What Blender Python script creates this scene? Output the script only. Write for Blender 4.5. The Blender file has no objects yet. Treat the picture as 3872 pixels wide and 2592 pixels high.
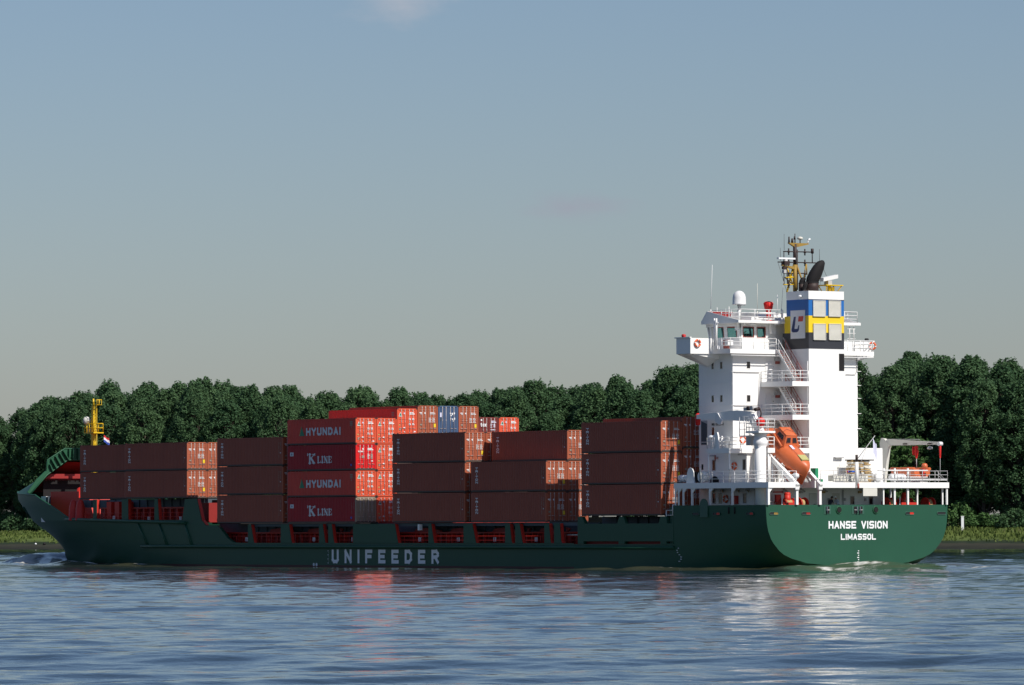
import bpy, math, random
import numpy as np
from mathutils import Vector, Matrix

R_ = math.radians
SC = bpy.context.scene
COL = SC.collection

# ------------------------------------------------------------------ camera, sky, sun, exposure
EYE = 4.0915                                   # height of the eye above the river
cam_data = bpy.data.cameras.new('camera')
cam_data.sensor_width = 36.0
cam_data.lens = 20743.42 / 3872 * 36.0
cam_data.clip_start = 1.0
cam_data.clip_end = 30000.0
cam = bpy.data.objects.new('camera', cam_data)
COL.objects.link(cam)
cam.matrix_world = (Matrix.Translation((0, 0, EYE)) @ Matrix.Rotation(R_(90) + 0.0332725, 4, 'X')
                    @ Matrix.Rotation(-0.0032545, 4, 'Z'))
SC.camera = cam

HEAD = 0.9429919527                            # heading of the ship against the picture plane
CA, SA = math.cos(HEAD), math.sin(HEAD)
SUN = Vector((0.730 * 0.713, -0.684 * 0.713, 0.701)).normalized()
SUN_EL = math.asin(SUN.z)
SUN_AZ = math.atan2(SUN.x, SUN.y)              # clockwise from +Y

world = bpy.data.worlds.new('World')
SC.world = world
world.use_nodes = True
wn, wl = world.node_tree.nodes, world.node_tree.links
wn.clear()
w_out = wn.new('ShaderNodeOutputWorld')
w_bg = wn.new('ShaderNodeBackground')
sky = wn.new('ShaderNodeTexSky')
sky.sky_type = 'NISHITA'
sky.sun_disc = False
sky.sun_elevation = SUN_EL
sky.sun_rotation = SUN_AZ
sky.altitude = 0
sky.air_density = 1.05
sky.dust_density = 0.65
sky.ozone_density = 7.0
w_bg.inputs['Strength'].default_value = 0.076
wb = wn.new('ShaderNodeMixRGB'); wb.blend_type = 'MULTIPLY'   # white balance of the whole sky
wb.inputs[0].default_value = 1.0; wb.inputs[2].default_value = (1.12, 1.02, 1.02, 1)
wl.new(sky.outputs[0], wb.inputs[1])
tc = wn.new('ShaderNodeTexCoord')


def cloud_mask(direction, rx, rz, seed):
    """soft torn patch of thin cloud round one direction of the sky"""
    d = Vector(direction).normalized()
    sub = wn.new('ShaderNodeVectorMath'); sub.operation = 'SUBTRACT'
    wl.new(tc.outputs['Generated'], sub.inputs[0]); sub.inputs[1].default_value = d
    mul = wn.new('ShaderNodeVectorMath'); mul.operation = 'MULTIPLY'
    wl.new(sub.outputs[0], mul.inputs[0]); mul.inputs[1].default_value = (1 / rx, 1 / rx, 1 / rz)
    ln = wn.new('ShaderNodeVectorMath'); ln.operation = 'LENGTH'
    wl.new(mul.outputs[0], ln.inputs[0])
    nz = wn.new('ShaderNodeTexNoise'); nz.inputs['Scale'].default_value = 130; nz.inputs['Detail'].default_value = 6
    mp = wn.new('ShaderNodeMapping'); mp.inputs['Scale'].default_value = (1, 1, 2.2)
    mp.inputs['Location'].default_value = (seed, 0, 0)
    wl.new(tc.outputs['Generated'], mp.inputs[0]); wl.new(mp.outputs[0], nz.inputs['Vector'])
    a = wn.new('ShaderNodeMath'); a.operation = 'MULTIPLY_ADD'
    wl.new(nz.outputs[0], a.inputs[0]); a.inputs[1].default_value = 1.3
    a.inputs[2].default_value = -0.35
    s = wn.new('ShaderNodeMath'); s.operation = 'SUBTRACT'
    wl.new(a.outputs[0], s.inputs[0]); wl.new(ln.outputs['Value'], s.inputs[1])
    ss = wn.new('ShaderNodeMapRange'); ss.interpolation_type = 'SMOOTHSTEP'
    ss.inputs['From Min'].default_value = -0.6; ss.inputs['From Max'].default_value = 0.6
    wl.new(s.outputs[0], ss.inputs['Value'])
    return ss.outputs[0]


def pix_dir(px, py):
    return cam.matrix_world.to_3x3() @ Vector(((px - 1936) / 20743.42, -(py - 1296) / 20743.42, -1))


last = wb.outputs[0]
for (px, py, rx, rz, seed, colr, amt) in ((1540, -40, 0.0165, 0.0085, 3, (6.9, 6.7, 7.2, 1), 0.50),
                                          (2175, 785, 0.0145, 0.0040, 9, (4.5, 4.5, 5.5, 1), 0.60)):
    m = cloud_mask(pix_dir(px, py), rx, rz, seed)
    k = wn.new('ShaderNodeMath'); k.operation = 'MULTIPLY'; wl.new(m, k.inputs[0]); k.inputs[1].default_value = amt
    mx = wn.new('ShaderNodeMixRGB'); mx.inputs[2].default_value = colr
    wl.new(k.outputs[0], mx.inputs[0]); wl.new(last, mx.inputs[1]); last = mx.outputs[0]
wl.new(last, w_bg.inputs['Color'])
wl.new(w_bg.outputs[0], w_out.inputs['Surface'])

sun_data = bpy.data.lights.new('sun', 'SUN')
sun_data.energy = 5.0
sun_data.angle = R_(0.53)
sun_data.color = (1.0, 0.945, 0.865)
sun = bpy.data.objects.new('sun', sun_data)
COL.objects.link(sun)
sun.rotation_euler = (-SUN).to_track_quat('-Z', 'Y').to_euler()
sun.location = (150, -150, 200)

SC.view_settings.view_transform = 'Standard'
SC.view_settings.look = 'None'
SC.view_settings.exposure = 0.0
SC.view_settings.gamma = 1.0
SC.cycles.max_bounces = 6
SC.cycles.transparent_max_bounces = 12


# ------------------------------------------------------------------ materials
def mat(name, rgb, rough=0.5, vary=0.12, scale=0.6, metal=0.0, streak=0.0, streak_rgb=(0.10, 0.05, 0.03), spec=0.4, stretch=(1, 1, 1), bump=0.0):
    m = bpy.data.materials.new(name)
    m.use_nodes = True
    n, l = m.node_tree.nodes, m.node_tree.links
    b = n['Principled BSDF']
    b.inputs['Roughness'].default_value = rough
    b.inputs['Metallic'].default_value = metal
    b.inputs['Specular IOR Level'].default_value = spec
    t = n.new('ShaderNodeTexCoord')
    mp = n.new('ShaderNodeMapping'); mp.inputs['Scale'].default_value = stretch
    l.new(t.outputs['Object'], mp.inputs[0])
    nz = n.new('ShaderNodeTexNoise'); nz.inputs['Scale'].default_value = scale
    nz.inputs['Detail'].default_value = 5; nz.inputs['Roughness'].default_value = 0.6
    l.new(mp.outputs[0], nz.inputs['Vector'])
    mx = n.new('ShaderNodeMixRGB')
    mx.inputs[1].default_value = tuple(c * (1 - vary) for c in rgb) + (1,)
    mx.inputs[2].default_value = tuple(min(1, c * (1 + vary)) for c in rgb) + (1,)
    l.new(nz.outputs[0], mx.inputs[0])
    src = mx.outputs[0]
    if streak > 0:                               # dirt and rust run down in thin vertical tongues
        mp2 = n.new('ShaderNodeMapping'); mp2.inputs['Scale'].default_value = (2.3, 2.3, 0.22)
        l.new(t.outputs['Object'], mp2.inputs[0])
        n2 = n.new('ShaderNodeTexNoise'); n2.inputs['Scale'].default_value = 1.3; n2.inputs['Detail'].default_value = 6
        l.new(mp2.outputs[0], n2.inputs['Vector'])
        rr = n.new('ShaderNodeMapRange'); rr.inputs['From Min'].default_value = 0.56; rr.inputs['From Max'].default_value = 0.80
        rr.inputs['To Max'].default_value = streak
        l.new(n2.outputs[0], rr.inputs['Value'])
        m2 = n.new('ShaderNodeMixRGB'); m2.inputs[2].default_value = streak_rgb + (1,)
        l.new(rr.outputs[0], m2.inputs[0]); l.new(src, m2.inputs[1]); src = m2.outputs[0]
    l.new(src, b.inputs['Base Color'])
    if bump > 0:
        bp = n.new('ShaderNodeBump'); bp.inputs['Strength'].default_value = bump; bp.inputs['Distance'].default_value = 0.05
        l.new(nz.outputs[0], bp.inputs['Height']); l.new(bp.outputs[0], b.inputs['Normal'])
    return m


M = {}
M['hull'] = mat('green_hull_paint', (0.0165, 0.078, 0.046), 0.50, 0.10, 0.22, streak=0.28, streak_rgb=(0.02, 0.055, 0.04), spec=0.28)
M['boot'] = mat('dark_red_boot_topping', (0.075, 0.022, 0.022), 0.6, 0.3, 0.8)
M['green2'] = mat('green_structure_paint', (0.019, 0.090, 0.046), 0.5, 0.08, 0.4, spec=0.3)
M['red'] = mat('red_deck_paint', (0.55, 0.030, 0.018), 0.5, 0.15, 0.6, streak=0.2, streak_rgb=(0.2, 0.03, 0.02))
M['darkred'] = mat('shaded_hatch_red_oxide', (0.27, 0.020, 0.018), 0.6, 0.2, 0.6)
M['steelblue'] = mat('blue_grey_hatch_steel', (0.060, 0.085, 0.105), 0.6, 0.2, 0.5)
M['white'] = mat('white_superstructure_paint', (0.84, 0.84, 0.82), 0.38, 0.02, 0.4, streak=0.16, streak_rgb=(0.62, 0.57, 0.50))
M['rail'] = mat('white_rail_paint', (0.78, 0.78, 0.77), 0.45, 0.03, 2.0)
M['glass'] = mat('dark_window_glass', (0.020, 0.018, 0.020), 0.08, 0.1, 1.0, spec=0.6)
M['frame'] = mat('grey_window_frame', (0.45, 0.45, 0.45), 0.5, 0.05, 2.0)
M['black'] = mat('dark_port_inside', (0.018, 0.018, 0.020), 0.5, 0.15, 0.8)  # stands for the shade inside the mooring openings
M['soot_and_dark'] = mat('sooty_steel_and_dark_openings', (0.008, 0.007, 0.008), 0.8, 0.3, 1.2)  # soot on the exhausts, black parts, and the painted dark of openings and gaps
M['darkgrey'] = mat('charcoal_band_paint', (0.034, 0.036, 0.044), 0.5, 0.10, 0.5)
M['blue'] = mat('blue_band_paint', (0.018, 0.135, 0.42), 0.45, 0.06, 0.5)
M['yellow'] = mat('yellow_band_paint', (0.80, 0.56, 0.022), 0.45, 0.05, 0.5)
M['yellowmast'] = mat('yellow_mast_paint', (0.72, 0.47, 0.012), 0.45, 0.08, 1.0)
M['yellowrust'] = mat('weathered_yellow_mast_paint', (0.30, 0.19, 0.035), 0.6, 0.25, 1.5, streak=0.75, streak_rgb=(0.07, 0.04, 0.03))
M['mastdark'] = mat('dark_brown_mast_steel', (0.035, 0.020, 0.018), 0.6, 0.2, 1.2)
M['louvre'] = mat('cream_louvre_paint', (0.62, 0.61, 0.55), 0.55, 0.07, 1.5)
M['panel'] = mat('emblem_panel_white', (0.75, 0.75, 0.75), 0.45, 0.02, 1.0)
M['navy'] = mat('navy_emblem_paint', (0.020, 0.038, 0.14), 0.5, 0.05, 1.0)
M['signred'] = mat('red_emblem_paint', (0.62, 0.055, 0.035), 0.5, 0.05, 1.0)
M['orange'] = mat('orange_grp', (0.55, 0.125, 0.040), 0.42, 0.05, 0.8, spec=0.5)
M['orange2'] = mat('orange_buoy', (0.72, 0.12, 0.035), 0.5, 0.05, 1.5)
M['brightred'] = mat('bright_red_canvas', (0.62, 0.015, 0.012), 0.6, 0.12, 1.5, bump=0.4)
M['hose'] = mat('red_fire_box_paint', (0.48, 0.022, 0.022), 0.5, 0.08, 1.5)
M['pile'] = mat('tan_timber_and_rope', (0.42, 0.29, 0.13), 0.85, 0.3, 3.0)
M['letter'] = mat('white_letter_paint', (0.80, 0.82, 0.83), 0.5, 0.03, 2.0)
M['greyletter'] = mat('grey_white_letter_paint', (0.62, 0.66, 0.70), 0.5, 0.05, 2.0)
M['tyre'] = mat('dark_rubber', (0.02, 0.02, 0.02), 0.8, 0.1, 2.0)
M['stair'] = mat('red_brown_stair_treads', (0.34, 0.09, 0.07), 0.6, 0.1, 2.0)
M['skin'] = mat('skin', (0.42, 0.24, 0.17), 0.55, 0.05, 3.0)
M['navycloth'] = mat('dark_blue_cloth', (0.03, 0.035, 0.06), 0.85, 0.1, 3.0)
M['lightcloth'] = mat('pale_blue_cloth', (0.55, 0.60, 0.72), 0.85, 0.08, 3.0)
M['flagred'] = mat('flag_red', (0.55, 0.02, 0.03), 0.8, 0.05, 2.0)
M['flagwhite'] = mat('flag_white', (0.75, 0.75, 0.80), 0.8, 0.05, 2.0)
M['flagblue'] = mat('flag_blue', (0.03, 0.07, 0.35), 0.8, 0.05, 2.0)
M['flagpale'] = mat('flag_pale_lilac', (0.62, 0.63, 0.78), 0.8, 0.06, 1.5)
M['greenbox'] = mat('green_box_paint', (0.02, 0.24, 0.11), 0.5, 0.05, 2.0)
M['bluebar'] = mat('blue_roll', (0.03, 0.12, 0.55), 0.6, 0.05, 2.0)
M['darkgreen_plate'] = mat('dark_green_plate', (0.03, 0.10, 0.07), 0.5, 0.1, 1.0)


def pane_material():
    m = bpy.data.materials.new('teal_wheelhouse_glass')
    m.use_nodes = True
    n, l = m.node_tree.nodes, m.node_tree.links
    out = n['Material Output']
    b = n['Principled BSDF']
    b.inputs['Base Color'].default_value = (0.05, 0.12, 0.12, 1); b.inputs['Roughness'].default_value = 0.03
    tr = n.new('ShaderNodeBsdfTransparent'); tr.inputs['Color'].default_value = (0.78, 0.94, 0.93, 1)
    mx = n.new('ShaderNodeMixShader'); mx.inputs[0].default_value = 0.13
    l.new(tr.outputs[0], mx.inputs[1]); l.new(b.outputs[0], mx.inputs[2]); l.new(mx.outputs[0], out.inputs['Surface'])
    return m


M['pane'] = pane_material()


# ------------------------------------------------------------------ mesh building
class MB:
    """collects faces and links them as ONE mesh object"""
    def __init__(s):
        s.v, s.f, s.m, s.mats = [], [], [], []
        s.smooth = []

    def slot(s, key):
        if key not in s.mats:
            s.mats.append(key)
        return s.mats.index(key)

    def face(s, pts, key, smooth=False):
        i = len(s.v)
        s.v += [tuple(p) for p in pts]
        s.f.append(tuple(range(i, i + len(pts)))); s.m.append(s.slot(key)); s.smooth.append(smooth)

    def mesh(s, verts, faces, key, smooth=False):
        i = len(s.v)
        s.v += [tuple(p) for p in verts]
        k = s.slot(key)
        for f in faces:
            s.f.append(tuple(i + a for a in f)); s.m.append(k); s.smooth.append(smooth)

    def box(s, x0, x1, y0, y1, z0, z1, key):
        x0, x1 = min(x0, x1), max(x0, x1); y0, y1 = min(y0, y1), max(y0, y1); z0, z1 = min(z0, z1), max(z0, z1)
        v = [(x, y, z) for x in (x0, x1) for y in (y0, y1) for z in (z0, z1)]
        s.mesh(v, [(0, 1, 3, 2), (4, 6, 7, 5), (0, 4, 5, 1), (2, 3, 7, 6), (0, 2, 6, 4), (1, 5, 7, 3)], key)

    def tube(s, p0, p1, r, key, n=6, r1=None, smooth=True):
        p0, p1 = Vector(p0), Vector(p1)
        d = (p1 - p0)
        if d.length < 1e-6:
            return
        d.normalize()
        a = d.orthogonal().normalized(); b = d.cross(a)
        r1 = r if r1 is None else r1
        vs = []
        for p, rr in ((p0, r), (p1, r1)):
            for k in range(n):
                t = 2 * math.pi * k / n
                vs.append(p + a * (rr * math.cos(t)) + b * (rr * math.sin(t)))
        i = len(s.v)
        s.v += [tuple(q) for q in vs]
        k = s.slot(key)
        for j in range(n):
            s.f.append((i + j, i + (j + 1) % n, i + n + (j + 1) % n, i + n + j)); s.m.append(k); s.smooth.append(smooth)
        s.f.append(tuple(i + j for j in reversed(range(n)))); s.m.append(k); s.smooth.append(False)
        s.f.append(tuple(i + n + j for j in range(n))); s.m.append(k); s.smooth.append(False)

    def path(s, pts, r, key, n=5):
        """one continuous tube swept along a polyline"""
        P = [Vector(p) for p in pts]
        P = [p for i, p in enumerate(P) if i == 0 or (p - P[i - 1]).length > 1e-5]
        if len(P) < 2: return
        closed = (P[0] - P[-1]).length < 1e-5 and len(P) > 3
        if closed: P = P[:-1]
        m = len(P)
        T = []
        for i in range(m):
            d0 = (P[i] - P[i - 1]) if (i > 0 or closed) else (P[1] - P[0])
            d1 = (P[(i + 1) % m] - P[i]) if (i < m - 1 or closed) else (P[-1] - P[-2])
            t = d0.normalized() + d1.normalized()
            T.append(t.normalized() if t.length > 1e-4 else d1.normalized())
        a = T[0].orthogonal().normalized()
        i0 = len(s.v); k = s.slot(key)
        for i in range(m):
            a = (a - T[i] * a.dot(T[i]))
            a = a.normalized() if a.length > 1e-4 else T[i].orthogonal().normalized()
            b = T[i].cross(a)
            ref = (P[i] - P[i - 1]).normalized() if i > 0 else T[i]
            g = 1 / max(.55, abs(T[i].dot(ref)))
            for j in range(n):
                t = 2 * math.pi * j / n
                s.v.append(tuple(P[i] + (a * math.cos(t) + b * math.sin(t)) * r * (g if n < 8 else 1)))
        for i in range(m if closed else m - 1):
            for j in range(n):
                p, q = i0 + i * n, i0 + ((i + 1) % m) * n
                s.f.append((p + j, p + (j + 1) % n, q + (j + 1) % n, q + j)); s.m.append(k); s.smooth.append(True)
        if not closed:
            s.f.append(tuple(i0 + j for j in reversed(range(n)))); s.m.append(k); s.smooth.append(False)
            s.f.append(tuple(i0 + (m - 1) * n + j for j in range(n))); s.m.append(k); s.smooth.append(False)

    def prism(s, poly, plane, a0, a1, key):
        """closed polygon in plane 'xz','yz' or 'xy' extruded along the third axis"""
        def P(p, a):
            return {'xz': (p[0], a, p[1]), 'yz': (a, p[0], p[1]), 'xy': (p[0], p[1], a)}[plane]
        n = len(poly)
        v = [P(p, a0) for p in poly] + [P(p, a1) for p in poly]
        f = [tuple(range(n))[::-1], tuple(range(n, 2 * n))] + [(i, (i + 1) % n, n + (i + 1) % n, n + i) for i in range(n)]
        s.mesh(v, f, key)

    def rev(s, prof, c, key, n=16, axis='z', smooth=True):
        """profile [(r, h)] turned round an axis through c"""
        vs = []
        for r, h in prof:
            for k in range(n):
                t = 2 * math.pi * k / n
                q = (r * math.cos(t), r * math.sin(t), h)
                if axis == 'x': q = (q[2], q[0], q[1])
                if axis == 'y': q = (q[0], q[2], q[1])
                vs.append((c[0] + q[0], c[1] + q[1], c[2] + q[2]))
        f = []
        for i in range(len(prof) - 1):
            for k in range(n):
                f.append((i * n + k, i * n + (k + 1) % n, (i + 1) * n + (k + 1) % n, (i + 1) * n + k))
        s.mesh(vs, f, key, smooth)
        i = len(s.v) - len(vs)
        for row in (0, len(prof) - 1):
            if prof[row][0] > 1e-4:
                s.f.append(tuple(i + row * n + k for k in range(n))); s.m.append(s.slot(key)); s.smooth.append(False)

    def build(s, name, parent=None, loc=None, rot=None):
        me = bpy.data.meshes.new(name)
        me.from_pydata(s.v, [], s.f)
        for k in s.mats:
            me.materials.append(M[k])
        me.polygons.foreach_set('material_index', s.m)
        me.polygons.foreach_set('use_smooth', s.smooth)
        me.update()
        o = bpy.data.objects.new(name, me)
        COL.objects.link(o)
        if parent is not None: o.parent = parent
        if loc is not None: o.location = loc
        if rot is not None: o.rotation_euler = rot
        return o


def tag(o, label, cat, group=None, kind=None):
    if label: o['label'] = label
    if cat: o['category'] = cat
    if group: o['group'] = group
    if kind: o['kind'] = kind
    return o


def empty(name, loc=(0, 0, 0), rot=None):
    o = bpy.data.objects.new(name, None)
    COL.objects.link(o)
    o.location = loc
    o.empty_display_size = 0.5
    if rot is not None: o.rotation_euler = rot
    return o


# ship's own axes: x = metres forward of the transom, y = metres to port of the centreline, z = above the water
SHIP_ROT = math.atan2(SA, -CA)
SHIP_O = Vector((37.8 * CA + 11.22 * SA, 521.22 - 37.8 * SA + 11.22 * CA, 0))


def aboard(x, y, z):
    return SHIP_O + Vector((-CA * x - SA * y, SA * x - CA * y, z))


def ship_thing(name, x, y, z, label, cat, group=None):
    return tag(empty(name, aboard(x, y, z), (0, 0, SHIP_ROT)), label, cat, group)


# ------------------------------------------------------------------ block letters
G = {
 'A': [[(0, 0), (.5, 1), (1, 0)], [(.22, .3), (.78, .3)]],
 'B': [[(0, 0), (0, 1), (.75, 1), (.95, .78), (.75, .52), (0, .52)], [(.75, .52), (1, .27), (.75, 0), (0, 0)]],
 'D': [[(0, 0), (0, 1), (.65, 1), (1, .75), (1, .25), (.65, 0), (0, 0)]],
 'E': [[(1, 0), (0, 0), (0, 1), (1, 1)], [(0, .5), (.85, .5)]],
 'F': [[(0, 0), (0, 1), (1, 1)], [(0, .5), (.85, .5)]],
 'H': [[(0, 0), (0, 1)], [(1, 0), (1, 1)], [(0, .5), (1, .5)]],
 'I': [[(.5, 0), (.5, 1)]],
 'K': [[(0, 0), (0, 1)], [(1, 1), (.05, .45)], [(.3, .6), (1, 0)]],
 'L': [[(0, 1), (0, 0), (1, 0)]],
 'M': [[(0, 0), (0, 1), (.5, .2), (1, 1), (1, 0)]],
 'N': [[(0, 0), (0, 1), (1, 0), (1, 1)]],
 'O': [[(.25, 0), (0, .22), (0, .78), (.25, 1), (.75, 1), (1, .78), (1, .22), (.75, 0), (.25, 0)]],
 'R': [[(0, 0), (0, 1), (.75, 1), (1, .8), (1, .65), (.75, .47), (0, .47)], [(.5, .47), (1, 0)]],
 'S': [[(.02, .03), (.22, 0), (.8, 0), (1, .14), (1, .38), (.82, .5), (.18, .5), (0, .62), (0, .86), (.2, 1), (.78, 1), (.98, .97)]],
 'T': [[(.5, 0), (.5, 1)], [(0, 1), (1, 1)]],
 'U': [[(0, 1), (0, .18), (.22, 0), (.78, 0), (1, .18), (1, 1)]],
 'V': [[(0, 1), (.5, 0), (1, 1)]],
 'Y': [[(0, 1), (.5, .48), (1, 1)], [(.5, .48), (.5, 0)]],
 '0': [[(.2, 0), (0, .2), (0, .8), (.2, 1), (.8, 1), (1, .8), (1, .2), (.8, 0), (.2, 0)]],
 '2': [[(0, .8), (.2, 1), (.8, 1), (1, .8), (1, .6), (0, 0), (1, 0)]],
 '3': [[(0, 1), (1, 1), (.5, .58), (1, .4), (1, .15), (.8, 0), (.2, 0), (0, .15)]],
 '4': [[(.75, 0), (.75, 1), (0, .3), (1, .3)]],
 '5': [[(1, 1), (.1, 1), (0, .55), (.7, .6), (1, .4), (1, .15), (.7, 0), (0, .05)]],
 '9': [[(.1, 0), (.8, 0), (1, .2), (1, .8), (.8, 1), (.2, 1), (0, .8), (0, .6), (.2, .45), (1, .45)]],
 't': [[(.4, .95), (.4, .12), (.6, 0), (.95, .05)], [(0, .68), (.9, .68)]],
 'e': [[(.1, .36), (1, .36), (1, .55), (.75, .7), (.25, .7), (0, .5), (0, .2), (.25, 0), (.8, 0), (1, .12)]],
 'x': [[(0, 0), (1, .7)], [(0, .7), (1, 0)]],
 '"': [[(.2, .8), (.2, 1)], [(.8, .8), (.8, 1)]],
}


def strokes(mb, lines, o, u, v, w, h, t, key, lift):
    """thick flat strokes in the plane (u, v) standing off along their normal"""
    u, v, o = Vector(u), Vector(v), Vector(o)
    nrm = u.cross(v)
    k = 0
    for ln in lines:
        for (a, b), (c, d) in zip(ln[:-1], ln[1:]):
            p = u * (a * w) + v * (b * h); q = u * (c * w) + v * (d * h)
            e = (q - p)
            if e.length < 1e-6: continue
            e.normalize(); s = nrm.cross(e) * (t / 2)
            p = p - e * (t * .5); q = q + e * (t * .5)
            off = nrm * (lift + 0.0007 * k); k += 1
            mb.face([o + p - s + off, o + q - s + off, o + q + s + off, o + p + s + off], key)


def text(mb, word, o, u, v, h, w, gap, t, key, lift=0.02, narrow=0.25):
    """word along u from o (lower left of the first letter); glyph boxes are inset by half a stroke"""
    x = 0.0
    U, V, O = Vector(u), Vector(v), Vector(o)
    for ch in word:
        if ch == ' ':
            x += w * 0.9; continue
        ww = w * narrow if ch == 'I' else w * 1.25 if ch == 'M' else (w * 0.35 if ch == '"' else w)
        gw = max(ww - t, 0.001)
        strokes(mb, G[ch], O + U * (x + t / 2) + V * (t / 2), u, v, gw, h - t, t, key, lift)
        x += ww + gap
    return x - gap


def railing(mb, pts, h=1.0, rails=3, step=1.5, r=0.028, key='rail', post=None):
    """stanchions and rails along a polyline lying on the deck"""
    pts = [Vector(p) for p in pts]
    up = Vector((0, 0, 1))
    for k in range(rails):
        z = h * (k + 1) / rails
        mb.path([p + up * z for p in pts], r, key, 4)
    for a, b in zip(pts[:-1], pts[1:]):
        n = max(1, int(round((b - a).length / step)))
        for i in range(n + 1):
            p = a.lerp(b, i / n)
            mb.tube(p, p + up * h, (post or r * 1.25), key, 4)

# ================================================================== THE SHIP
SHIP = ship_thing('container_ship', 0, 0, 0, 'green container feeder ship with white bridge tower and blue yellow funnel', 'ship')


def part(mb, name, parent=None, label=None):
    o = mb.build(name, parent or SHIP)
    if label: o['label'] = label
    return o


# ---- hull -----------------------------------------------------------------
XS_Z = [-2, 0, .7, 1.36, 1.9, 2.7, 3.65, 4.5, 5.26, 6.63, 7.08, 8.3]
XS_X = [136.5, 136.9, 137.65, 137.8, 138.4, 139.7, 141.9, 144.2, 145.3, 147.2, 147.7, 147.9]


def stem(z): return float(np.interp(z, XS_Z, XS_X))


def half(x, z):
    """half breadth of the fore body"""
    if x <= 85: return 11.25
    u = min(1.0, (x - 85) / (stem(z) - 85))
    n = float(np.interp(z, [-2, 0, 2.4, 4.5, 7.5], [1.9, 2.1, 2.8, 3.4, 3.75]))
    return 11.25 * (1 - u ** n)


STERN = [(0, .28), (3, .33), (4.2, .42), (5.9, .58), (7.7, 1.0), (8.6, 1.35), (9.15, 1.72), (9.8, 2.38), (10.1, 2.8), (10.4, 3.5), (10.55, 4.2), (10.62, 5.0), (10.65, 5.83)]
MIDS = [(0, -4), (4, -4), (7, -4), (9, -4), (10.5, -3.6), (11.1, -2.6), (11.25, -1.2), (11.25, .2), (11.25, 1.3), (11.25, 2.3), (11.25, 3.5), (11.25, 4.8), (11.25, 5.83)]
h = MB()


def grid(mb, rows, key, both=True, smooth=True):
    nr, nc = len(rows), len(rows[0])
    for sgn in ((1, -1) if both else (1,)):
        v = [(p[0], p[1] * sgn, p[2]) for r in rows for p in r]
        f = []
        for i in range(nr - 1):
            for j in range(nc - 1):
                q = (i * nc + j, i * nc + j + 1, (i + 1) * nc + j + 1, (i + 1) * nc + j)
                f.append(q if sgn > 0 else q[::-1])
        mb.mesh(v, f, key, smooth)


def stern_sec(x):
    out = []
    for i, ((y0, z0), (y1, z1)) in enumerate(zip(STERN, MIDS)):
        L = 28 - 15 * i / 12
        s = 1 - (1 - min(1, x / L)) ** 2
        out.append((x, y0 + (y1 - y0) * s, z0 + (z1 - z0) * s))
    return out


grid(h, [stern_sec(x) for x in np.linspace(0, 12.8, 10)], 'hull')
grid(h, [stern_sec(x)[:10] for x in np.linspace(12.8, 28, 10)], 'hull')
# flat transom plate
pts = [(0, y, z) for y, z in STERN] + [(0, -y, z) for y, z in reversed(STERN)]
h.face(pts, 'hull')
# parallel middle body, boot topping along the water
for sgn in (1, -1):
    for z0, z1, k in ((-2, .17, 'boot'), (.17, 2.38, 'hull')):
        h.face([(28, 11.25 * sgn, z0), (85, 11.25 * sgn, z0), (85, 11.25 * sgn, z1), (28, 11.25 * sgn, z1)], k)


def fore_rows(zs, x0, ztop=None, n=44):
    rows = []
    for z in zs:
        xs = stem(z)
        r = []
        for k in range(n + 1):
            u = 1 - (1 - k / n) ** 1.7
            x = x0 + (xs - x0) * u
            r.append((x, half(x, z), z))
        rows.append(r)
    return [list(c) for c in zip(*rows)]


grid(h, fore_rows([-2, 0, .17], 85), 'boot')
grid(h, fore_rows([.17, .8, 1.4, 1.9, 2.4], 85), 'hull')
grid(h, fore_rows([2.4, 3.0, 3.6, 4.2, 4.75], 93.2), 'hull')


def bul_top(x):
    return float(np.interp(x, [121.5, 126.0, 131.5, 134.5, 141, 147.9], [4.85, 6.2, 7.54, 7.62, 7.74, 8.0]))


rows = []
for k in range(41):
    x = 121.5 + (147.9 - 121.5) * (1 - (1 - k / 40) ** 1.5)
    zt = bul_top(x)
    col = []
    for j in range(5):
        z = 4.75 + (zt - 4.75) * j / 4
        xx = min(x, stem(z))
        col.append((xx, half(xx, z), z))
    rows.append(col)
grid(h, rows, 'hull')
for sgn in (1, -1):
    h.path([(r[-1][0], r[-1][1] * sgn, r[-1][2]) for r in rows], 0.09, 'green2', 5)
# the raised step plates between the low walkway and the forecastle, and the deck plates
slope = [(86.2, 2.38), (87.5, 2.9), (88.9, 3.94), (89.4, 4.17), (91.5, 4.17), (92.3, 4.7), (93.2, 6.94), (95.47, 6.9), (96.0, 4.75), (93.4, 4.74), (93.4, 2.38)]
for sgn in (1, -1):
    h.prism(slope, 'xz', 10.9 * sgn, 11.25 * sgn, 'hull')
# name on the side, name and port of registry on the transom, draught marks
text(h, 'UNIFEEDER', (68.37, 11.25, .37), (-1, 0, 0), (0, 0, 1), 1.36, 1.24, 1.03, .34, 'letter')
text(h, 'HANSE VISION', (0, 3.44, 3.68), (0, -1, 0), (0, 0, 1), .68, .565, .098, .150, 'letter', narrow=.30)
text(h, 'LIMASSOL', (0, 2.02, 2.66), (0, -1, 0), (0, 0, 1), .54, .465, .085, .120, 'letter', narrow=.30)
for k in range(6):
    h.box(-.02, 0.01, -.10, .02 + .09 * (k % 2 == 0), .62 + .2 * k, .70 + .2 * k, 'letter')
for k in range(7):
    h.box(69.1 - .18 * (k % 2), 68.95, 11.24, 11.262, .35 + .2 * k, .43 + .2 * k, 'greyletter')
    h.box(12.0 - .3 * math.sin(k), 12.1 - .3 * math.sin(k), 11.02 + 0.02 * k, 11.20, .7 + .2 * k, .78 + .2 * k, 'greyletter')
for dx in (0, .5):                                # thruster symbol by the bow and amidships
    h.tube((71.6 - dx, 11.24, .22), (71.6 - dx, 11.26, .22), .17, 'greyletter', 10)
HULL = part(h, 'hull')

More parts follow.
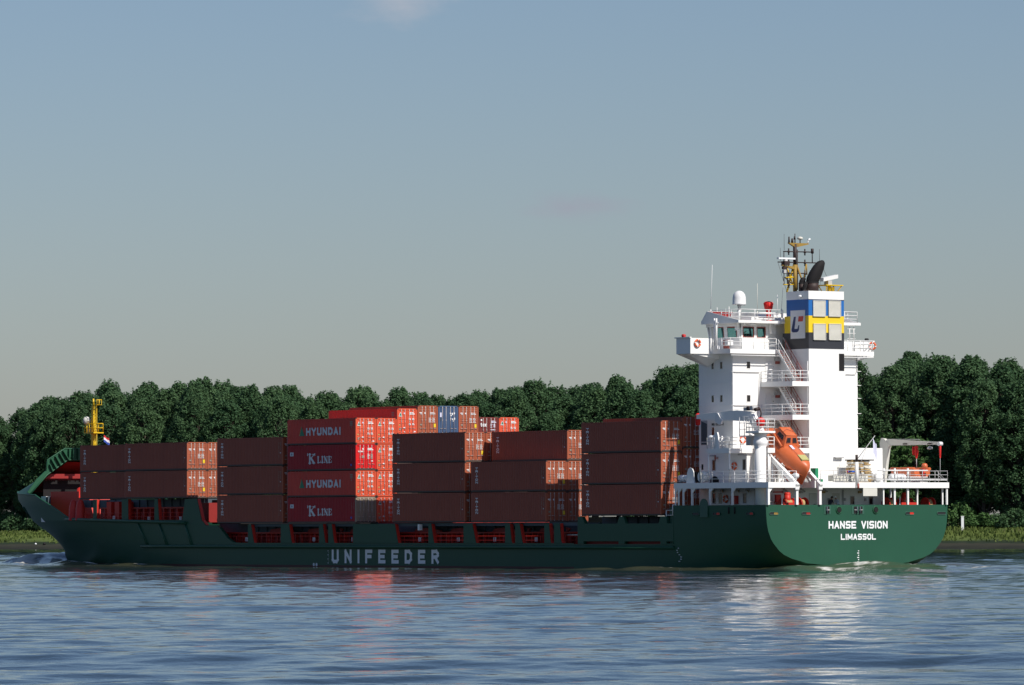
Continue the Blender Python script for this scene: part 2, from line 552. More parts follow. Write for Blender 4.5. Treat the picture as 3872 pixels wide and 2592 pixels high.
m = MB()
rp = [(12.7, 11.22, 1.98)] + [(x, half(x, 2.0) + .12, 2.0) for x in np.linspace(28, 105, 30)]
m.path(rp, .17, 'hull', 10)
up = [(x, half(x, 4.6) + .14, float(np.interp(x, [95, 121.6], [4.45, 4.88]))) for x in np.linspace(95.2, 123.0, 20)]
m.path(up, .17, 'hull', 10)
for a, b in ((104.97, 103.64), (100.6, 99.34), (95.47, 94.23)):
    m.tube((a, half(a, 4.3) + .02, 4.35), (b, half(b, 2.1) + .05, 2.1), .15, 'hull', 6)
part(m, 'rub_rail', HULL)


def slot_port(x, y, z, axis, w=1.05, inner='black', spot=None):
    """long rounded mooring opening with a rim, its shaded inside painted as a flat black face"""
    q = MB()
    n = 10
    loop = []
    for k in range(n):
        t = math.pi / 2 + math.pi * k / (n - 1)
        loop.append((-w / 2 + .13 + .13 * math.cos(t), .13 * math.sin(t)))
    for k in range(n):
        t = -math.pi / 2 + math.pi * k / (n - 1)
        loop.append((w / 2 - .13 + .13 * math.cos(t), .13 * math.sin(t)))
    P = (lambda a, b, d: (-d, y + a, z + b)) if axis == 't' else (lambda a, b, d: (x + a, y + d, z + b))
    q.face([P(a, b, .012) for a, b in loop], inner)  # flat black face painted for the shade inside the opening
    q.path([P(a, b, .02) for a, b in loop + loop[:1]], .03, 'darkgreen_plate', 5)
    if spot: q.face([P(a * .45 + (-.25), b * .75, .018) for a, b in loop], spot)
    return part(q, 'mooring_port', HULL)


for y, sp in ((9.74, 'yellowrust'), (6.03, 'darkred'), (-6.12, 'red'), (-9.9, None)):
    slot_port(0, y, 5.05, 't', spot=sp)
for x, sp in ((9.5, None), (8.4, 'frame'), (6.6, 'red'), (2.1, 'red')):
    slot_port(x, stern_sec(x)[11][1] + .03, 5.05, 's', spot=sp)
for y in (2.23, -2.08):
    q = MB()
    q.rev([(.20, -.01), (.33, -.10), (.36, -.06), (.36, .05)], (0, y, 5.37), 'green2', 16, 'x')
    q.tube((-.02, y, 5.37), (-.112, y, 5.37), .24, 'soot_and_dark', 14)  # dark disc stands for the shade inside the ring
    part(q, 'fairlead_ring', HULL)
for y, n in ((3.57, 1), (0.0, 2)):
    q = MB()
    w = .33 * n + .05
    q.box(-.03, .02, y - w, y + w, 4.98, 5.74, 'darkgreen_plate')
    for k in range(n):
        yy = y + (k - (n - 1) / 2) * .58
        q.box(-.05, -.03, yy - .21, yy + .21, 5.04, 5.68, 'soot_and_dark')  # dark plate painted as the shade behind the roller
        q.tube((-.11, yy + .12 * (1 if n == 1 else (1 - 2 * k)), 5.05), (-.11, yy + .12 * (1 if n == 1 else (1 - 2 * k)), 5.67), .06, 'steelblue', 8)
        q.tube((-.10, yy - .2, 5.36), (-.10, yy + .2, 5.36), .035, 'frame', 6)
    part(q, 'roller_fairlead', HULL)
q = MB()
yy = stern_sec(8.3)[12][1] + .02
q.prism([(7.75, 4.75)] + [(8.3 + .58 * math.cos(t), 5.85 + .58 * math.sin(t)) for t in np.linspace(math.pi, 0, 10)] + [(8.85, 4.75)][::1], 'xz', yy - .02, yy + .05, 'darkgreen_plate')
part(q, 'round_topped_plate', HULL)
for x in (4.9, 4.1):
    q = MB(); q.tube((x, stern_sec(x)[11][1] + .02, 5.05), (x, stern_sec(x)[11][1] + .02, 5.65), .09, 'soot_and_dark', 6); part(q, 'side_roller', HULL)
q = MB()                                            # white ladder at the break of the poop
q.path([(13.0, 11.1, 4.9), (13.0, 11.1, 5.9), (12.85, 11.1, 5.9)], .05, 'rail', 4)
for x in (13.95, 13.0):
    q.tube((x, 11.15, 3.9 if x > 13.5 else 4.9), (x, 11.15, 5.4 if x > 13.5 else 5.9), .045, 'rail', 4)
for z in (4.95, 5.4):
    q.tube((13.95, 11.15, z), (13.0, 11.15, z), .035, 'rail', 4)
part(q, 'boarding_ladder', HULL)
# hawse opening and dark mark on the bow flare
q = MB()
for x0, x1, z0, z1 in ((141.1, 142.4, 5.1, 6.3),):
    v = []
    for (x, z) in ((x0, z0), (x1 + .3, z0 - .05), (x1, z1), (x0 - .2, z1 - .1)):
        v.append((x, half(x, z) + .05, z))
    q.face(v, 'soot_and_dark')
    q.path(v + v[:1], .06, 'hull', 5)
    q.tube((141.7, half(141.7, 5.6) + .12, 5.95), (141.5, half(141.5, 5.2) + .15, 5.25), .16, 'soot_and_dark', 6)
part(q, 'anchor_pocket', HULL)

# ---- decks, coamings and hatches ------------------------------------------
m = MB()
m.box(.2, 13.6, -10.3, 10.3, 4.7, 4.9, 'darkgreen_plate')
m.box(13.6, 27.0, -10.85, 10.85, 4.05, 4.2, 'darkred')
m.box(27.0, 93.4, -10.85, 10.85, 1.9, 2.2, 'darkred')
fd = [(x, half(x, 4.4) - .15) for x in np.linspace(93.4, 141.0, 24)]
m.prism([(x, y) for x, y in fd] + [(x, -y) for x, y in reversed(fd)], 'xy', 4.48, 4.6, 'darkred')
m.box(13.0, 13.6, -11.0, 11.0, 2.2, 5.7, 'hull')
part(m, 'deck')

OPEN = [(83.06, 82.45, 77.56), (76.09, 75.54, 70.66), (70.02, 69.5, 69.02), (68.44, 67.93, 64.64), (57.4, 56.8, 51.68), (51.22, 50.69, 45.8),
        (44.38, 43.71, 38.99), (38.25, 37.84, 37.36), (36.68, 36.12, 32.69), (31.96, 31.6, 31.13), (30.24, 29.92, 27.42)]
m = MB()                                            # solid aft coaming with shallow notches and drain slots
m.prism([(27.42, 2.32), (27.42, 4.85), (26.7, 4.85), (26.3, 4.2), (21.3, 4.2), (20.95, 4.85), (20.35, 4.85), (20.0, 4.2), (15.0, 4.2), (14.7, 4.85),
         (13.9, 4.85), (13.7, 4.2), (13.0, 4.2), (12.79, 4.85), (12.79, 2.32), (12.82, 2.32), (12.82, 2.56), (13.84, 2.56), (13.84, 2.32), (14.72, 2.32), (14.72, 2.56), (20.18, 2.56), (20.18, 2.32), (21.09, 2.32), (21.09, 2.56), (26.51, 2.56), (26.51, 2.32)], 'xz', 10.9, 11.25, 'hull')
COAM = part(m, 'side_coaming')
m = MB(); m.box(12.79, 92.0, -11.25, -10.9, 2.32, 4.85, 'hull'); part(m, 'side_coaming')
m = MB(); m.box(12.9, 27.42, 10.6, 10.75, 2.2, 4.1, 'darkred'); part(m, 'inner_coaming')
prev = 83.59
for xt, xb, xa in OPEN:
    m = MB()
    m.prism([(prev, 2.34), (prev, 4.25), (xt, 4.25), (xb + .12, 2.6), (xb, 2.34)], 'xz', 10.9, 11.25, 'hull')
    m.prism([(xt, 4.24), (xt - .04, 4.24), (xb + .08, 2.6), (xb - .05, 2.35), (xb, 2.35), (xb + .12, 2.6)], 'xz', 10.86, 11.2, 'red')
    part(m, 'coaming_post', COAM)
    prev = xa
for (a0, a1), (c0, c1) in (((101.6, 101.6), (100.95, 100.72)), ((108.5, 108.5), (107.25, 107.2)), ((115.3, 115.3), (114.6, 114.6))):   # forecastle posts
    yo = half((a0 + c0) / 2, 4.7)
    m = MB()
    m.prism([(a0, 4.72), (a1, 6.95), (c0, 6.95), (c1, 4.72)], 'xz', yo - .35, yo, 'hull')
    m.prism([(c0, 6.94), (c0 - .04, 6.94), (c1 - .04, 4.74), (c1, 4.74)], 'xz', yo - .38, yo - .04, 'red')
    part(m, 'coaming_post', COAM)
m = MB()
m.prism([(93.16, 6.9), (93.1, 6.9), (92.2, 4.7), (91.42, 4.2), (91.5, 4.2), (92.26, 4.7)], 'xz', 10.86, 11.2, 'red')
part(m, 'jamb_edge', COAM)

m = MB()
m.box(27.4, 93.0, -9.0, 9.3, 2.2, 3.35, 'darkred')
m.box(27.45, 92.9, -8.6, 8.65, 3.35, 4.3, 'steelblue')  # upper box in dark blue-grey: shade under the stacks put into the colour
m.box(27.5, 57.3, 10.4, 10.85, 4.02, 4.33, 'steelblue'); m.box(64.7, 83.5, 10.4, 10.85, 4.02, 4.33, 'steelblue'); m.box(89.6, 95.0, -8.0, 8.2, 4.3, 6.8, 'soot_and_dark'); m.box(93.5, 95.0, -9.5, 9.6, 4.6, 6.5, 'darkred'); m.box(58.0, 64.0, -8, 8.6, 4.3, 4.5, 'darkred')  # dark boxes added to close bright gaps where only shade belongs
m.box(27.4, 93.0, 9.0, 9.75, 3.3, 3.45, 'red')
for i in range(74):
    x = 28 + i * .88
    if 57.6 < x < 64.4: continue
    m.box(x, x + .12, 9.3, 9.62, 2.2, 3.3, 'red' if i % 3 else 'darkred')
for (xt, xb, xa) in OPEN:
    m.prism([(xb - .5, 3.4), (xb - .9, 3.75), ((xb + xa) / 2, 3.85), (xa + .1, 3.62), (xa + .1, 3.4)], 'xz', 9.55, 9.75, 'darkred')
for x0, x1 in ((95, 116),):
    m.box(x0, x1, 8.6, 8.8, 4.6, 6.05, 'darkred')
    m.box(x0, x1, 8.6, 9.1, 5.95, 6.1, 'red')
    for i in range(16):
        m.box(x0 + i * 1.3, x0 + i * 1.3 + .22, 8.8, 9.15, 4.6, 5.95, 'red')
part(m, 'hatch_coaming')
for a, b, z in ((64.1, 89.6, 4.33), (32.3, 57.9, 4.33), (14.5, 27.0, 4.88), (95.0, 120.3, 6.96)):
    m = MB()
    m.box(a, b, -8.7, 8.7, z - .85, z - .03, 'steelblue')
    for i in range(int((b - a) / 1.6)):
        m.box(a + .5 + i * 1.6, a + .62 + i * 1.6, 8.7, 8.82, z - .8, z - .06, 'steelblue')
    part(m, 'hatch_cover')
m = MB()
m.path([(93, 10.7, 3.05), (27.6, 10.7, 3.05)], .03, 'red', 4)
m.path([(93, 10.7, 2.65), (27.6, 10.7, 2.65)], .03, 'darkred', 4)
for i in range(44):
    m.tube((28 + i * 1.5, 10.7, 2.2), (28 + i * 1.5, 10.7, 3.05), .035, 'red', 4)
m.path([(x, half(x, 4.7) - .4, 5.5) for x in np.linspace(121, 95.5, 12)], .03, 'red', 4)
m.path([(x, half(x, 4.7) - .4, 5.1) for x in np.linspace(121, 95.5, 12)], .03, 'red', 4)
for x in np.linspace(121, 96, 18):
    m.tube((x, half(x, 4.7) - .4, 4.6), (x, half(x, 4.7) - .4, 5.5), .035, 'red', 4)
part(m, 'walkway_railing')
for x, z, y in ((82.0 + 3.4, 2.72, 10.2), (78.9, 2.72, 10.2), (73.1, 2.72, 10.2), (66.2, 2.72, 10.2), (54.6, 2.72, 10.2), (48.1, 2.72, 10.2), (42.1, 2.72, 10.2), (35.4, 2.72, 10.2),
                (104.9, 4.95, 9.7), (98.6, 4.92, 9.8), (112.0, 5.0, 9.6), (119.6, 5.15, 8.7)):
    m = MB()
    m.box(x - .22, x + .22, y, y + .03, z - .18, z + .2, 'letter')
    m.box(x - .10, x + .08, y + .03, y + .036, z - .08, z + .12, 'frame')
    m.tube((x, y - .02, z - .6), (x, y - .02, z + .1), .03, 'darkred', 4)
    part(m, 'bay_number_plate')
for x, y in ((119.3, 9.3), (121.0, 9.1)):           # deck gear seen through the side openings
    m = MB(); m.rev([(.55, 0), (.5, 1.4), (.32, 2.05), (.18, 2.2)], (x, y, 4.75), 'red', 12); part(m, 'ventilator')
for x in (113.2, 111.6, 109.7):
    m = MB(); m.box(x - .45, x + .45, 8.9, 9.5, 4.6, 6.7, 'red'); part(m, 'deck_locker')
for x in (40.3, 72.2, 97.5, 55.0):
    m = MB()
    z = 4.6 if x > 93 else 2.2
    m.box(x - .85, x + .25, 9.8, 10.2, z, z + .1, 'red')
    m.tube((x, 10.0, z), (x, 10.0, z + .8), .15, 'red', 8); m.tube((x - .6, 10.0, z), (x - .6, 10.0, z + .8), .15, 'red', 8)
    part(m, 'deck_bollard')
m = MB()
m.path([(27.5, 10.5, 3.15), (30.1, 10.5, 3.15)], .06, 'louvre', 5)
m.rev([(.3, -.45), (.34, 0), (.3, .45)], (28.0, 10.3, 3.9), 'tyre', 10)
part(m, 'gangway_rail')
m = MB()
m.box(53.2, 53.45, 10.88, 11.27, 3.62, 4.2, 'letter')
part(m, 'white_marker_plate')

# ---- bow shelter ------------------------------------------------------------
XA = 134.5                                          # transverse arch that closes the whaleback over the forecastle
low = [(0, 11.45), (1.66, 11.44), (4.34, 9.75), (6.40, 7.70)]
upp = [(6.80, 7.86), (5.62, 9.28), (4.44, 10.25), (4.2, 11.46), (2.0, 12.69), (0, 12.69)]
m = MB()
for sg in (1, -1):
    for poly_ in ([low[0], low[1], upp[4], upp[5]], [low[1], low[2], upp[2], upp[3], upp[4]], [low[2], low[3], upp[0], upp[1], upp[2]]):
        m.prism([(y * sg, z) for y, z in (poly_ if sg > 0 else poly_[::-1])], 'yz', XA, XA + .12, 'green2')
    sec = [(0, 11.5), (1.7, 11.49), (4.40, 9.85), (5.62, 8.9), (6.62, 7.70)]
    rows = []
    for k in range(15):
        x = XA + .1 + (147.85 - XA - .1) * (1 - (1 - k / 14) ** 1.4)
        t = (x - XA) / (147.85 - XA)
        w_ = max(.003, half(x, 7.6) / half(XA, 7.6))
        zb = max(bul_top(x), 7.65)
        rows.append([(x, y * w_ * sg, zb + (z - 7.70) * (1 - t) ** 1.15) for y, z in sec])
    v = [p for r_ in rows for p in r_]; n_ = len(sec)
    m.mesh(v, [((i * n_ + j, i * n_ + j + 1, (i + 1) * n_ + j + 1, (i + 1) * n_ + j) if sg < 0 else (i * n_ + j + 1, i * n_ + j, (i + 1) * n_ + j, (i + 1) * n_ + j + 1)) for i in range(14) for j in range(n_ - 1)], 'green2')
m.path([(XA - .03, y, z) for y, z in low[::-1]] + [(XA - .03, -y, z) for y, z in low[1:]], .09, 'green2', 6)
m.path([(XA, y, z) for y, z in upp[2:]] + [(XA, -y, z) for y, z in upp[2:-1][::-1]], .07, 'green2', 6)
SHEL = part(m, 'bow_shelter')
for (y0, z0), (y1, z1) in [((4.05, 10.92), (3.71, 10.17)), ((3.86, 11.5), (3.23, 10.5)), ((3.32, 11.8), (2.69, 10.84)), ((2.79, 12.13), (2.15, 11.17)), ((2.35, 12.43), (1.66, 11.47)), ((1.57, 12.67), (1.57, 11.47)), ((1.08, 12.67), (1.08, 11.47)), ((0.39, 12.67), (0.39, 11.47))]:
    for sg in (1, -1):
        m = MB()
        v = [(XA - d, (yy + e) * sg, zz) for (yy, zz) in ((y0, z0), (y1, z1)) for d in (0, .34) for e in (-.06, .06)]
        m.mesh(v, [(0, 1, 3, 2), (4, 6, 7, 5), (0, 4, 5, 1), (2, 3, 7, 6), (0, 2, 6, 4), (1, 5, 7, 3)], 'green2')
        part(m, 'stiffener', SHEL)
m = MB()
for sg in (1, -1):
    rows = []
    for k in range(10):
        x = XA + .15 + k * 1.1
        t = (x - XA) / (147.85 - XA); w_ = half(x, 7.6) / half(XA, 7.6) * .96
        rows.append([(x, y * w_ * sg, max(bul_top(x), 7.65) + (z - 7.9) * (1 - t) ** 1.15) for y, z in sec])
    v = [p for r_ in rows for p in r_]
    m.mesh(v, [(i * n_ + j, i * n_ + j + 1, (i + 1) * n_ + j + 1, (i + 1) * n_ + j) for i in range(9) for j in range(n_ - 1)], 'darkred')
for k in range(4): m.box(XA + .9 + k * 1.6, XA + 1.0 + k * 1.6, -4.0 + k * .5, 4.0 - k * .5, 9.4 - k * .5, 9.9 - k * .4, 'darkred')
part(m, 'shelter_ceiling', SHEL)
m = MB(); m.box(136.6, 136.7, -3.5, 3.5, 4.62, 9.2, 'soot_and_dark'); part(m, 'shade_bulkhead', SHEL)  # black sheet stands for the deep shade inside the shelter
m = MB()
m.box(125.0, 130.9, 3.2, 6.0, 4.6, 7.9, 'red')
m.prism([(121.4, 4.6), (125.0, 4.6), (125.0, 7.2), (122.6, 7.2)], 'xz', 3.6, 6.2, 'red')
m.rev([(.45, 0), (.45, .3), (.2, .45)], (126.2, 5.0, 7.9), 'red', 12)
part(m, 'forecastle_store')
m = MB()
m.box(131.4, 132.4, 5.5, 6.3, 4.6, 7.4, 'panel')
m.box(130.95, 131.4, 5.7, 6.3, 4.8, 7.35, 'steelblue')
part(m, 'control_cabinet')
m = MB()
m.tube((133.6, -3.2, 5.3), (133.6, 1.2, 5.3), .45, 'red', 12)
for y in (-3.2, -1.0, 1.2):
    m.tube((133.6, y - .06, 5.3), (133.6, y + .06, 5.3), .7, 'red', 14)
m.box(132.9, 134.2, -3.4, 1.4, 4.6, 5.0, 'red')
part(m, 'windlass')

# ---- foremast -----------------------------------------------------------------
m = MB()
X0 = 131.75
def sq(mb, x, y, w0, w1, z0, z1, key):
    v = [(x + sx * w0, y + sy * w0, z0) for sx, sy in ((-1, -1), (1, -1), (1, 1), (-1, 1))] + [(x + sx * w1, y + sy * w1, z1) for sx, sy in ((-1, -1), (1, -1), (1, 1), (-1, 1))]
    mb.mesh(v, [(3, 2, 1, 0), (4, 5, 6, 7), (0, 1, 5, 4), (1, 2, 6, 5), (2, 3, 7, 6), (3, 0, 4, 7)], key)
sq(m, X0, 0, .22, .20, 4.6, 14.3, 'yellowmast')
sq(m, X0, 0, .20, .15, 14.3, 17.3, 'yellowmast')
m.tube((X0, 0, 17.3), (X0, 0, 18.15), .09, 'yellowmast', 8)
FM = part(m, 'foremast')
m = MB()
m.box(X0 - 1.0, X0 + 1.0, -.7, .6, 14.33, 14.45, 'yellowmast')
railing(m, [(X0 - .95, .55, 14.45), (X0 + .95, .55, 14.45), (X0 + .95, -.65, 14.45), (X0 - .95, -.65, 14.45), (X0 - .95, .55, 14.45)], .95, 2, 1.0, .04, 'yellowmast')
part(m, 'mast_platform', FM)
m = MB()
for x in (X0 - .45, X0 - .85):
    m.tube((x, .1, 4.6), (x, .1, 17.6), .04, 'yellowmast', 5)
for z in np.arange(8.6, 17.4, .35):
    m.tube((X0 - .45, .1, z), (X0 - .85, .1, z), .025, 'yellowmast', 4)
m.path([(X0 - .1, 0, 17.45), (X0 - 1.2, 0, 17.45), (X0 - 1.2, 0, 18.0), (X0 - .3, 0, 18.0)], .045, 'yellowmast', 5)
m.path([(X0 - 1.2, -.3, 17.45), (X0 - 1.2, .3, 17.45), (X0 - 1.2, .3, 18.0), (X0 - 1.2, -.3, 18.0), (X0 - 1.2, -.3, 17.45)], .04, 'yellowmast', 5)
part(m, 'mast_ladder', FM)
m = MB()
m.rev([(.02, -.35), (.35, -.28), (.48, 0), (.35, .28), (.02, .35)], (X0 + .65, .45, 15.75), 'louvre', 14, 'x')
m.tube((X0 + .65, .45, 14.45), (X0 + .65, .45, 15.4), .06, 'yellowmast', 6)
m.box(X0 + .4, X0 + .8, -.1, .3, 14.5, 15.0, 'frame')
part(m, 'mast_horn', FM)

# ================================================================== SUPERSTRUCTURE
m = MB()                                            # lower house under and above the boat deck
m.box(4.6, 13.9, -6.72, 7.35, 4.9, 7.6, 'white')
m.box(4.6, 8.9, -6.72, 1.90, 7.6, 11.04, 'white')
m.box(6.9, 8.9, 1.90, 7.35, 7.6, 10.96, 'white')
m.box(8.9, 13.9, -7.35, 7.35, 7.6, 10.96, 'white')
HOUSE = part(m, 'deckhouse')


def window(name, parent, axis, a, b0, b1, z0, z1, glass='glass', fr='white', d=.03, t=.06):
    """dark pane with a thin proud frame on a wall facing port (y), aft (-x) or starboard"""
    q = MB()
    b0, b1 = min(b0, b1), max(b0, b1)
    def bx(p0, p1, q0, q1, z0_, z1_, k):
        if axis == 'port': q.box(q0, q1, a - .01 + p0, a + p1, z0_, z1_, k)
        elif axis == 'aft': q.box(a + .01 - p0, a - p1, q0, q1, z0_, z1_, k)
    bx(0, .012, b0, b1, z0, z1, glass)
    for (q0, q1, s0, s1) in ((b0 - t, b0, z0 - t, z1 + t), (b1, b1 + t, z0 - t, z1 + t), (b0, b1, z1, z1 + t), (b0, b1, z0 - t, z0)):
        bx(0, d, q0, q1, s0, s1, fr)
    return part(q, name, parent)


for (b0, b1, z0, z1) in ((11.9, 11.5, 6.05, 6.9), (11.0, 10.6, 6.05, 6.9), (7.42, 7.0, 6.05, 6.9), (11.92, 11.52, 9.05, 9.95), (7.45, 7.03, 9.05, 9.95)):
    window('window', HOUSE, 'port', 7.35, b0, b1, z0, z1, fr='frame')
for (b0, b1, z0, z1) in ((-2.9, -3.3, 5.9, 6.6), (-5.1, -5.5, 5.9, 6.6)):
    window('window', HOUSE, 'aft', 4.6, b0, b1, z0, z1, fr='frame')
for (x, z, w, hh) in ((8.56, 6.32, .85, .75),):
    q = MB(); q.box(x - w / 2, x + w / 2, 7.34, 7.6, z - hh / 2, z + hh / 2, 'hose'); q.box(x - w * .3, x + w * .3, 7.6, 7.615, z - hh * .3, z + hh * .3, 'signred'); part(q, 'fire_hose_box', HOUSE)
for (y, z, w, hh, k) in ((5.75, 6.42, .62, .7, 'hose'), (6.45, 6.5, .5, .75, 'panel')):
    q = MB(); q.box(4.61, 4.35, y - w / 2, y + w / 2, z - hh / 2, z + hh / 2, k)
    q.box(4.35, 4.33, y - w / 2 + .08, y + w / 2 - .08, z - hh / 2 + .08, z + hh / 2 - .08, 'signred' if k == 'hose' else 'frame')
    if k == 'hose': q.box(4.6, 4.45, y - .7, y + .4, 6.95, 7.06, 'hose')
    part(q, 'fire_hose_box' if k == 'hose' else 'notice_board', HOUSE)
q = MB(); q.box(4.59, 4.62, 1.1, 2.0, 4.9, 6.9, 'frame'); q.box(4.575, 4.59, 1.15, 1.95, 4.95, 6.85, 'louvre'); q.tube((4.55, 1.25, 5.9), (4.55, 1.45, 5.9), .03, 'soot_and_dark', 4)
part(q, 'door', HOUSE)
q = MB(); q.box(4.57, 4.62, -1.6, -.7, 5.0, 6.9, 'louvre'); q.box(4.56, 4.575, -1.28, -1.02, 6.1, 6.35, 'signred'); part(q, 'door', HOUSE)
q = MB(); q.box(4.57, 4.62, -2.5, -1.6, 8.0, 9.6, 'white'); q.path([(4.5, -1.4, 8.0), (4.5, -1.4, 9.3), (4.5, -1.3, 9.3)], .03, 'frame', 4); q.box(4.3, 4.6, -1.9, -.9, 10.1, 10.22, 'frame'); part(q, 'door', HOUSE)
for y in (6.9, 5.0, 3.0, 0.4, -3.9):                # pipes and junction boxes under the deckhead
    q = MB(); q.tube((4.5, y, 7.3), (4.5, y - .5, 7.05), .07, 'frame', 5); q.box(4.35, 4.58, y - .15, y + .15, 6.9, 7.1, 'pile' if y < 1 else 'frame'); part(q, 'wall_fitting', HOUSE)
for x in (11.7, 10.3, 8.0, 6.6):
    q = MB(); q.box(x - .12, x + .12, 7.34, 7.7, 7.08, 7.3, 'frame'); q.tube((x, 7.6, 7.3), (x - .25, 7.6, 7.0), .05, 'pile', 5); part(q, 'wall_fitting', HOUSE)
for p0, p1, r_, k in (((5.6, 7.42, 4.9), (5.6, 7.42, 7.3), .07, 'louvre'), ((5.3, 7.42, 7.9), (5.3, 7.42, 10.9), .08, 'white'), ((4.5, -1.95, 4.9), (4.5, -1.95, 7.2), .05, 'frame')):
    q = MB(); q.tube(p0, p1, r_, k, 6); part(q, 'pipe', HOUSE)
for y in (-.3, -2.2, -4.6):
    q = MB(); q.box(4.5, 4.6, y - .1, y + .1, 6.2, 6.45, 'frame'); part(q, 'switch_box', HOUSE)
q = MB(); q.box(11.9, 11.4, 7.34, 7.75, 10.3, 10.42, 'frame'); part(q, 'wall_fitting', HOUSE)
q = MB(); q.box(7.9, 7.0, 7.34, 7.6, 10.35, 10.5, 'frame'); part(q, 'wall_fitting', HOUSE)
q = MB(); q.tube((11.2, 7.6, 9.9), (11.2, 7.6, 10.4), .06, 'stair', 5); q.box(11.1, 11.3, 7.34, 7.65, 10.1, 10.2, 'stair'); part(q, 'wall_fitting', HOUSE)

m = MB()                                            # accommodation tower
m.box(8.9, 13.9, -7.35, 7.35, 10.96, 20.0, 'white')
for z in (11.6, 14.91, 16.92, 17.96):                # weld seams and grab rails
    m.box(9.0, 13.8, 7.34, 7.40, z, z + .05, 'white')
for z in (14.91, 17.96):
    m.path([(8.82, 4.3, z), (8.82, 7.2, z), (8.88, 7.3, z)], .035, 'frame', 4)
m.path([(8.8, 4.25, 17.9), (8.8, 4.4, 14.9)], .035, 'rail', 4)
text(m, 'IMO 9302243', (12.0, 7.35, 13.12), (-1, 0, 0), (0, 0, 1), .22, .135, .04, .045, 'soot_and_dark')
m.box(13.55, 13.3, 7.34, 7.36, 9.1, 9.6, 'soot_and_dark')
TOWER = part(m, 'accommodation_tower')
for b0, b1 in ((12.0, 11.66), (10.72, 10.38)):
    for z0, z1 in ((18.28, 18.9), (15.25, 15.87)):
        window('window', TOWER, 'port', 7.35, b0, b1, z0, z1)
for z0, z1 in ((18.3, 18.91), (15.27, 15.86)):
    window('window', TOWER, 'aft', 8.9, 5.33, 5.73, z0, z1)
window('window', TOWER, 'port', 7.35, 12.0, 11.62, 12.25, 12.95)
q = MB(); q.box(13.6, 12.65, 7.34, 7.37, 11.35, 13.6, 'frame'); q.prism([(13.55, 11.4), (12.7, 11.4), (12.7, 13.3), (13.55, 13.55)], 'xz', 7.37, 7.385, 'steelblue'); part(q, 'door', TOWER)
for z in (17.1, 14.05):
    q = MB(); q.box(8.86, 8.92, 2.75, 3.6, z, z + 1.95, 'white'); q.box(8.84, 8.86, 2.8, 3.55, z + .05, z + 1.9, 'panel')
    for k in range(5): q.tube((8.78, 2.7, z + .25 + .36 * k), (8.78, 2.95, z + .25 + .36 * k), .04, 'rail', 5)
    part(q, 'door', TOWER)
for z in (19.0, 15.9, 12.8):
    q = MB(); q.box(8.6, 8.9, 2.0, 2.5, z, z + .35, 'frame'); q.box(8.65, 8.9, 2.05, 2.4, z - .25, z, 'stair'); part(q, 'wall_lamp', TOWER)
    q = MB(); q.box(8.87, 8.9, 2.6, 2.7, z - .6, z - .5, 'soot_and_dark'); part(q, 'door_sign', TOWER)

# ---- stair platforms on the aft side -------------------------------------------
for z0, z1 in ((16.62, 17.07), (13.57, 14.02), (10.54, 11.0)):
    m = MB()
    m.prism([(4.58, 1.93), (4.58, 3.87), (8.88, 4.15), (8.88, 1.93)], 'xy', z0, z1, 'white')
    pl = part(m, 'stair_platform')
    q = MB()
    railing(q, [(8.8, 4.08, z1), (4.66, 3.81, z1), (4.66, 1.96, z1)], .97, 3, 1.2, .03)
    part(q, 'railing', pl)


def stair(x0, x1, y, z0, z1, w=.8):
    q = MB()
    for yy in (y, y - w):
        k = 'rail' if yy == y else 'stair'
        q.prism([(x0, z0), (x0 + .28, z0), (x1 + .28, z1), (x1, z1)], 'xz', yy - .03, yy + .03, k)
    n = 14
    for i in range(n):
        t = (i + .5) / n
        x = x0 + (x1 - x0) * t; z = z0 + (z1 - z0) * t
        q.box(x - .02, x + .24, y - w + .03, y - .03, z - .02, z + .02, 'stair')
    st = part(q, 'staircase')
    q = MB()
    for yy, k in ((y, 'rail'), (y - w, 'stair')):
        q.path([(x0, yy, z0 + .95), (x1, yy, z1 + .95)], .035, k, 5)
        q.path([(x0, yy, z0 + .5), (x1, yy, z1 + .5)], .025, k, 5)
        for t in (0.02, .33, .66, .98):
            x = x0 + (x1 - x0) * t; z = z0 + (z1 - z0) * t
            q.tube((x, yy, z), (x, yy, z + .95), .03, k, 4)
    part(q, 'handrail', st)


stair(5.2, 7.75, 2.95, 17.07, 20.0)
stair(5.2, 7.75, 2.95, 14.02, 16.9)
stair(5.2, 7.75, 2.95, 11.0, 13.85)

# ---- bridge ---------------------------------------------------------------------
m = MB()
m.box(8.0, 13.95, -8.6, 8.33, 19.62, 20.03, 'white')
for sg in (1, -1):
    m.box(10.75, 12.75, 8.33 * sg, 10.75 * sg, 19.62, 19.80, 'white')
    m.box(10.7, 10.80, 8.33 * sg, 10.8 * sg, 19.62, 21.05, 'white')
    m.box(12.70, 12.80, 8.33 * sg, 10.8 * sg, 19.62, 21.12, 'white')
    m.box(10.80, 12.70, 10.72 * sg, 10.8 * sg, 19.62, 21.05, 'white')
    m.box(10.66, 12.95, 10.70 * sg, 10.9 * sg, 21.05, 21.15, 'white')
    m.prism([(7.35 * sg, 18.5), (10.78 * sg, 19.615), (7.35 * sg, 19.615)], 'yz', 12.4, 12.75, 'white')
    m.prism([(7.35 * sg, 19.15), (10.78 * sg, 19.617), (7.35 * sg, 19.617)], 'yz', 10.85, 11.2, 'white')
    v = [(12.4, 7.36 * sg, 18.5), (12.4, 10.75 * sg, 19.61), (11.2, 10.75 * sg, 19.61), (11.2, 7.36 * sg, 19.15)]
    m.face(v, 'white')
m.box(13.85, 13.95, -8.3, 8.33, 20.03, 21.1, 'white')
m.path([(7.98, -8.5, 19.45), (7.98, 8.3, 19.45)], .05, 'rail', 5)
BR = part(m, 'bridge_deck')
q = MB()
